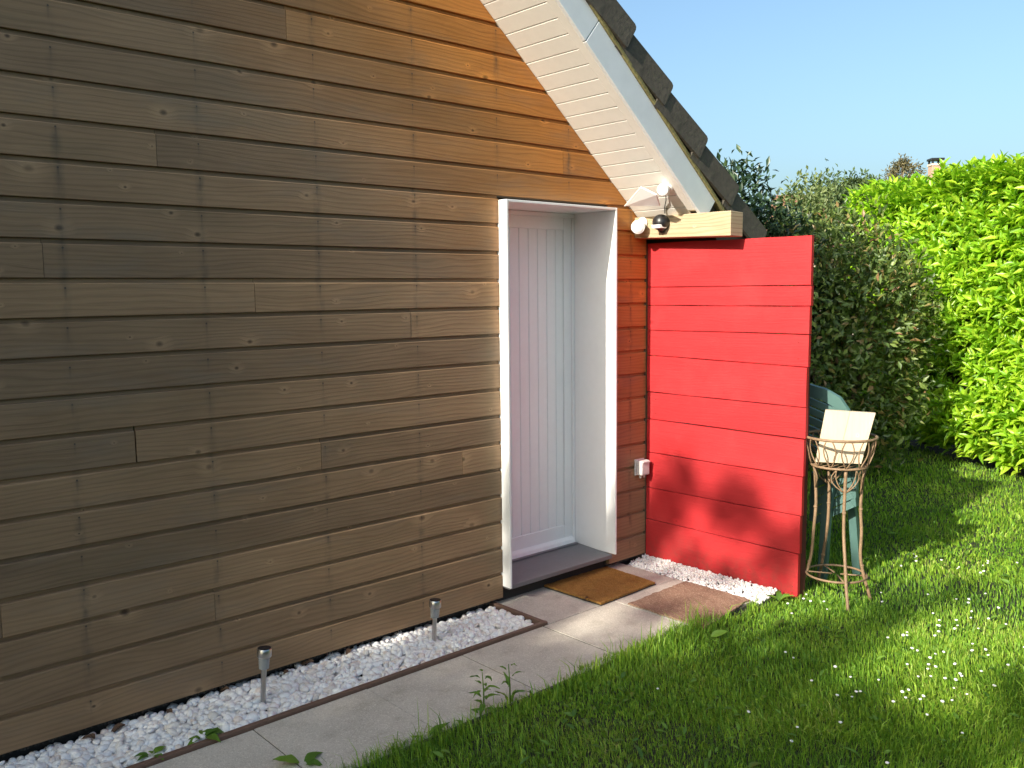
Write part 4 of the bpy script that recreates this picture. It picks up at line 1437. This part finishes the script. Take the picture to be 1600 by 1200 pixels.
# ------------------------------------------------------------------ garden trees off to the left: they throw the dappled shade
TA, TE = math.tan(SUN_AZ), math.tan(SUN_EL) / math.cos(SUN_AZ)
sprays = [(1.97, 7.18, .10), (1.99, 7.02, .12), (2.12, 6.90, .10), (2.16, 6.72, .10), (1.61, 7.12, .08), (1.65, 7.00, .11), (1.52, 7.03, .08), (1.25, 6.94, .12), (1.34, 6.82, .10), (1.62, 6.68, .06), (1.86, 6.68, .08),
          (2.0, 6.48, .08), (1.95, 6.36, .12), (2.07, 6.15, .13), (1.72, 5.87, .09), (1.83, 5.68, .14), (1.33, 6.32, .08), (1.17, 6.27, .10), (1.55, 6.05, .12), (1.62, 6.30, .07), (2.2, 6.3, .12), (2.2, 5.9, .14), (1.95, 5.9, .12),
          (0.78, 6.80, .08), (0.62, 6.98, .08), (0.79, 6.63, .10), (0.82, 6.46, .14), (0.86, 6.32, .15), (0.78, 6.18, .13), (0.54, 6.21, .06), (0.43, 6.19, .06), (0.06, 6.50, .07), (0.06, 6.16, .14), (0.30, 6.08, .13), (0.45, 5.98, .16), (1.06, 6.08, .17), (1.1, 5.88, .2),
          (-0.06, 6.32, .08), (0.98, 6.44, .09), (1.5, 5.75, .12), (1.3, 5.95, .12), (1.3, 5.7, .15), (2.2, 5.5, .16), (2.15, 5.3, .2), (2.05, 5.45, .2), (2.15, 5.92, .17), (2.14, 5.68, .18), (2.1, 6.06, .12), (1.15, 5.75, .22), (0.9, 5.9, .2), (1.4, 5.65, .18), (0.6, 5.85, .2), (2.16, 6.82, .09), (2.2, 6.62, .12), (1.05, 6.0, .16), (1.25, 6.08, .1), (2.26, 5.1, .22), (2.3, 5.38, .17), (2.32, 4.85, .26), (2.22, 5.58, .14), (2.0, 5.2, .25)]
rs = np.random.default_rng(5)
crs = []
for i, (yy, zz, rr) in enumerate(sprays):
    dx = rs.uniform(-0.7, 0.7)
    crs.append(dict(centre=(-9 + dx, yy + dx * TA, zz - dx * TE), radii=(rr * 1.1, rr, rr), nclump=int(5 + 420 * rr * rr), per=9, leaf=0.085, ratio=0.55, seed=400 + i, clump_r=0.038, surf=0.15))
plant('tree', (-9.0, 1.3, 0), 'leafy garden tree with loose top shoots left of the house, out of view', 'tree',
      [dict(centre=(-9.0, 1.30, 3.85), radii=(1.6, 1.10, 1.85), nclump=850, per=16, leaf=0.17, ratio=0.55, seed=91, clump_r=0.16, surf=0.25),
       dict(centre=(-9.0, 0.75, 4.3), radii=(1.3, 1.2, 1.60), nclump=700, per=16, leaf=0.16, ratio=0.55, seed=92, clump_r=0.14, surf=0.25)] + crs,
      'fartree', [([(-9.0, 1.3, -0.05), (-9.0, 1.2, 2.2), (-9.0, 1.7, 5.5)], (0.2, 0.15, 0.03)), ([(-9.0, 1.2, 2.0), (-9.1, 0.7, 4.0), (-9.0, 0.8, 6.2)], (0.12, 0.08, 0.015)),
                  ([(-9.0, 1.7, 4.5), (-9.0, 1.95, 6.0), (-9.0, 2.0, 7.0)], (0.05, 0.03, 0.006))],
      'garden trees out of view')
plant('tree', (-9.5, -2.6, 0), 'second leafy garden tree left of the lawn, out of view', 'tree',
      [dict(centre=(-9.3, -1.5, 4.0), radii=(1.8, 1.7, 2.0), nclump=560, per=16, leaf=0.17, ratio=0.55, seed=93, clump_r=0.16, surf=0.25),
       dict(centre=(-9.5, -4.6, 4.2), radii=(2.2, 2.4, 2.4), nclump=620, per=14, leaf=0.18, ratio=0.5, seed=94, clump_r=0.18, surf=0.25)],
      'fartree', [([(-9.5, -2.6, -0.05), (-9.5, -2.5, 2.2), (-9.4, -1.8, 5.0)], (0.2, 0.15, 0.03)), ([(-9.5, -2.5, 2.0), (-9.5, -4.5, 4.5)], (0.12, 0.03))], 'garden trees out of view')
# added house out of view, its corner placed to shade the wall's far end
shade_house = thing('neighbour_house', (-12.5, 5.33, 0), 'tall pale rendered house added left of the garden to shade the wall, out of view', 'house')
box('wall', -2.5, 2.5, -3.02, 3.0, -0.05, 8.7, M['render'], shade_house)
V = [(-2.9, -3.04, 8.65), (2.9, -3.04, 8.65), (2.9, 3.3, 8.65), (-2.9, 3.3, 8.65), (-2.9, -3.04, 8.8), (2.9, -3.04, 8.8), (2.9, 3.3, 8.8), (-2.9, 3.3, 8.8), (0, -3.04, 10.7), (0, 3.3, 10.7)]
obj('roof', V, [(3, 2, 1, 0), (0, 1, 5, 4), (1, 2, 6, 5), (2, 3, 7, 6), (3, 0, 4, 7), (4, 5, 8), (6, 7, 9), (5, 6, 9, 8), (7, 4, 8, 9)], M['rooftile'], shade_house)
for zz in (1.0, 3.5, 5.8):
    wdw = box('window', 2.501, 2.54, -0.6, 0.6, zz, zz + 1.2, M['white'], shade_house)
    box('pane', 2.541, 2.545, -0.52, 0.52, zz + 0.08, zz + 1.12, M['cell'], wdw)
# a row of low shrubs added behind the viewer to block low sky light
for i, (tx, ty, hh) in enumerate([(-6.5, -6.6, 2.6), (-2.2, -6.2, 2.3), (2.2, -6.4, 2.8), (6.4, -6.2, 2.4)]):
    plant('shrub', (tx, ty, 0), ['leafy', 'dense', 'tall', 'broad'][i] + ' shrub in the row added behind the viewer to block sky light, out of view', 'shrub',
          [dict(centre=(tx, ty, hh * 0.5), radii=(2.3, 1.2, hh * 0.5), nclump=420, per=9, leaf=0.30, ratio=0.6, seed=500 + i, clump_r=0.22, surf=0.3)],
          'evergreen', [([(tx, ty, -0.05), (tx, ty, hh * 0.4), (tx + 0.1, ty, hh * 0.85)], (0.1, 0.07, 0.02))], 'added row of sky-blocking shrubs behind the viewer')

# ------------------------------------------------------------------ weeds and daisies
Wl = leaf_template(5, 0.2, 0.45)


def rosette(name, loc, label, n, ln, wd, el, seed, height=0.0, spread=0.012, mat='weed'):
    r = np.random.default_rng(seed)
    o = thing(name, loc, label, 'weed')
    a = np.arange(n) * 2.4 + r.uniform(0, 0.6, n)
    e_ = r.uniform(el[0], el[1], n)
    dirs = np.stack([np.cos(a) * np.cos(e_), np.sin(a) * np.cos(e_), np.sin(e_)], 1)
    nrm = np.stack([-np.cos(a) * np.sin(e_), -np.sin(a) * np.sin(e_), np.cos(e_)], 1)
    hts = np.linspace(0.0, height, n) if height else np.zeros(n)
    L = r.uniform(0.75, 1.15, n) * ln * (1 - 0.45 * (hts / max(height, 1e-6)) if height else 1)
    P = np.stack([np.cos(a) * spread, np.sin(a) * spread, hts], 1)
    R_ = frames(dirs, nrm)
    for i in range(n):
        W = (R_[i] @ (Wl[0] * np.array([L[i] * wd, L[i], L[i]])).T).T
        # toothed edges
        W = W + (np.random.default_rng(seed + i).normal(0, 0.04, W.shape) * L[i] * np.array([1, 1, 0.5]))
        obj('leaf', (W + P[i]).tolist(), [tuple(f) for f in Wl[1].tolist()], M[mat], o, True)
    if height:
        tube('stem', [(0, 0, -0.02), (0.004, 0.003, height * 0.5), (0.0, 0.006, height)], [0.0035, 0.003, 0.0015], M[mat], o, 6)
    return o


rosette('weed', (2.13, 2.56, -0.01), 'upright dark green thistle like weed at the lawn edge over the slab joint', 17, 0.062, 0.42, (0.0, 0.7), 301, 0.16)
rosette('weed', (2.24, 2.53, -0.01), 'pale lit shoot of weed leaning beside the thistle', 8, 0.07, 0.3, (0.5, 1.2), 302, 0.17)
rosette('weed', (1.415, 2.685, 0.0), 'single broad dark leaf weed at the bottom edge of the path', 3, 0.075, 0.62, (0.35, 0.8), 303)
rosette('weed', (1.235, 3.085, 0.01), 'small green weed in the pebbles against the edging, larger of two', 6, 0.07, 0.6, (0.2, 0.7), 304)
rosette('weed', (1.045, 3.08, 0.01), 'smaller green weed in the pebbles near the bottom left corner', 5, 0.05, 0.6, (0.1, 0.6), 305)
rosette('weed', (1.84, 2.53, -0.01), 'low broad leaved weed clump at the lawn edge left of the thistle', 11, 0.075, 0.5, (0.15, 0.8), 306)
rosette('weed', (4.03, 2.44, 0.0), 'bright green weed tuft at the lower corner of the red fence', 9, 0.07, 0.4, (0.3, 1.0), 307)


def daisy_mesh():
    v0, f0 = tube_geo([(0, 0, -0.02), (0.003, 0.0, 0.02), (0.004, 0.002, 0.043)], [0.0011, 0.001, 0.0009], 5)
    V, F = lathe_geo([(0.003, 0.0430), (0.0080, 0.0470), (0.0083, 0.0490), (0.0060, 0.0512), (0.0020, 0.0522)], 9)
    V = [Vector((v[0] + 0.004, v[1] + 0.002, v[2])) for v in V]
    V, F2 = merge([(v0, f0), (V, F)])
    me = mesh_data('daisy', V, F2, M['petal'], True)
    me.materials.append(M['weed'])
    me.polygons.foreach_set('material_index', [1] * len(f0) + [0] * len(F))
    return me


dm = daisy_mesh()
r = np.random.default_rng(17)
pts = []
cl = [(3.72, 1.62), (3.55, 1.42), (4.05, 1.75), (3.95, 1.55), (3.42, 1.5), (4.55, 1.72), (3.65, 1.35), (4.3, 1.6), (5.2, 2.0), (4.0, 2.36)]
for (x, y) in cl:
    for k in range(8):
        pts.append((x + r.normal(0, 0.14), y + r.normal(0, 0.10)))
for k in range(26):
    pts.append((r.uniform(2.6, 5.6), r.uniform(1.1, 2.3)))
for (x, y) in pts:
    if y > 2.45: continue
    o = link(bpy.data.objects.new('daisy', dm))
    o.location = (x, y, -0.012)
    o.rotation_euler = (r.normal(0, 0.2), r.normal(0, 0.2), r.uniform(0, 6.28))
    o.scale = [r.uniform(0.62, 0.95)] * 3
    tag(o, 'small white daisy in the lawn', 'daisy', 'daisies in the lawn')

M['dead'] = plain('dead_leaf_brown', (0.10, 0.055, 0.03), 0.8, var=0.4)
dl = mesh_data('dead_leaf', leaf_template(4, 0.5, 0.5)[0].tolist(), [tuple(f) for f in leaf_template(4, 0.5, 0.5)[1].tolist()], M['dead'], True)
for (x, y, a, L) in ((0.93, 3.33, 0.4, 0.06), (1.05, 3.36, 1.6, 0.07), (1.22, 3.38, 2.9, 0.05), (1.47, 3.385, 0.9, 0.06), (1.86, 3.39, 1.2, 0.07), (2.05, 3.40, 2.2, 0.05), (1.7, 3.36, 5.0, 0.045), (3.32, 3.12, 1.0, 0.03)):
    o = link(bpy.data.objects.new('dead_leaf', dl))
    o.location = (x, y, 0.014 if x < 3 else 0.02)
    o.rotation_euler = (r.normal(0, 0.25), r.normal(0, 0.25), a)
    o.scale = (L * 0.45, L, L)
    tag(o, 'curled brown dead leaf lying on the white pebbles by the wall' if x < 3 else 'tiny brown dead leaf on the coir doormat', 'leaf', 'dead leaves on the pebbles' if x < 3 else None)
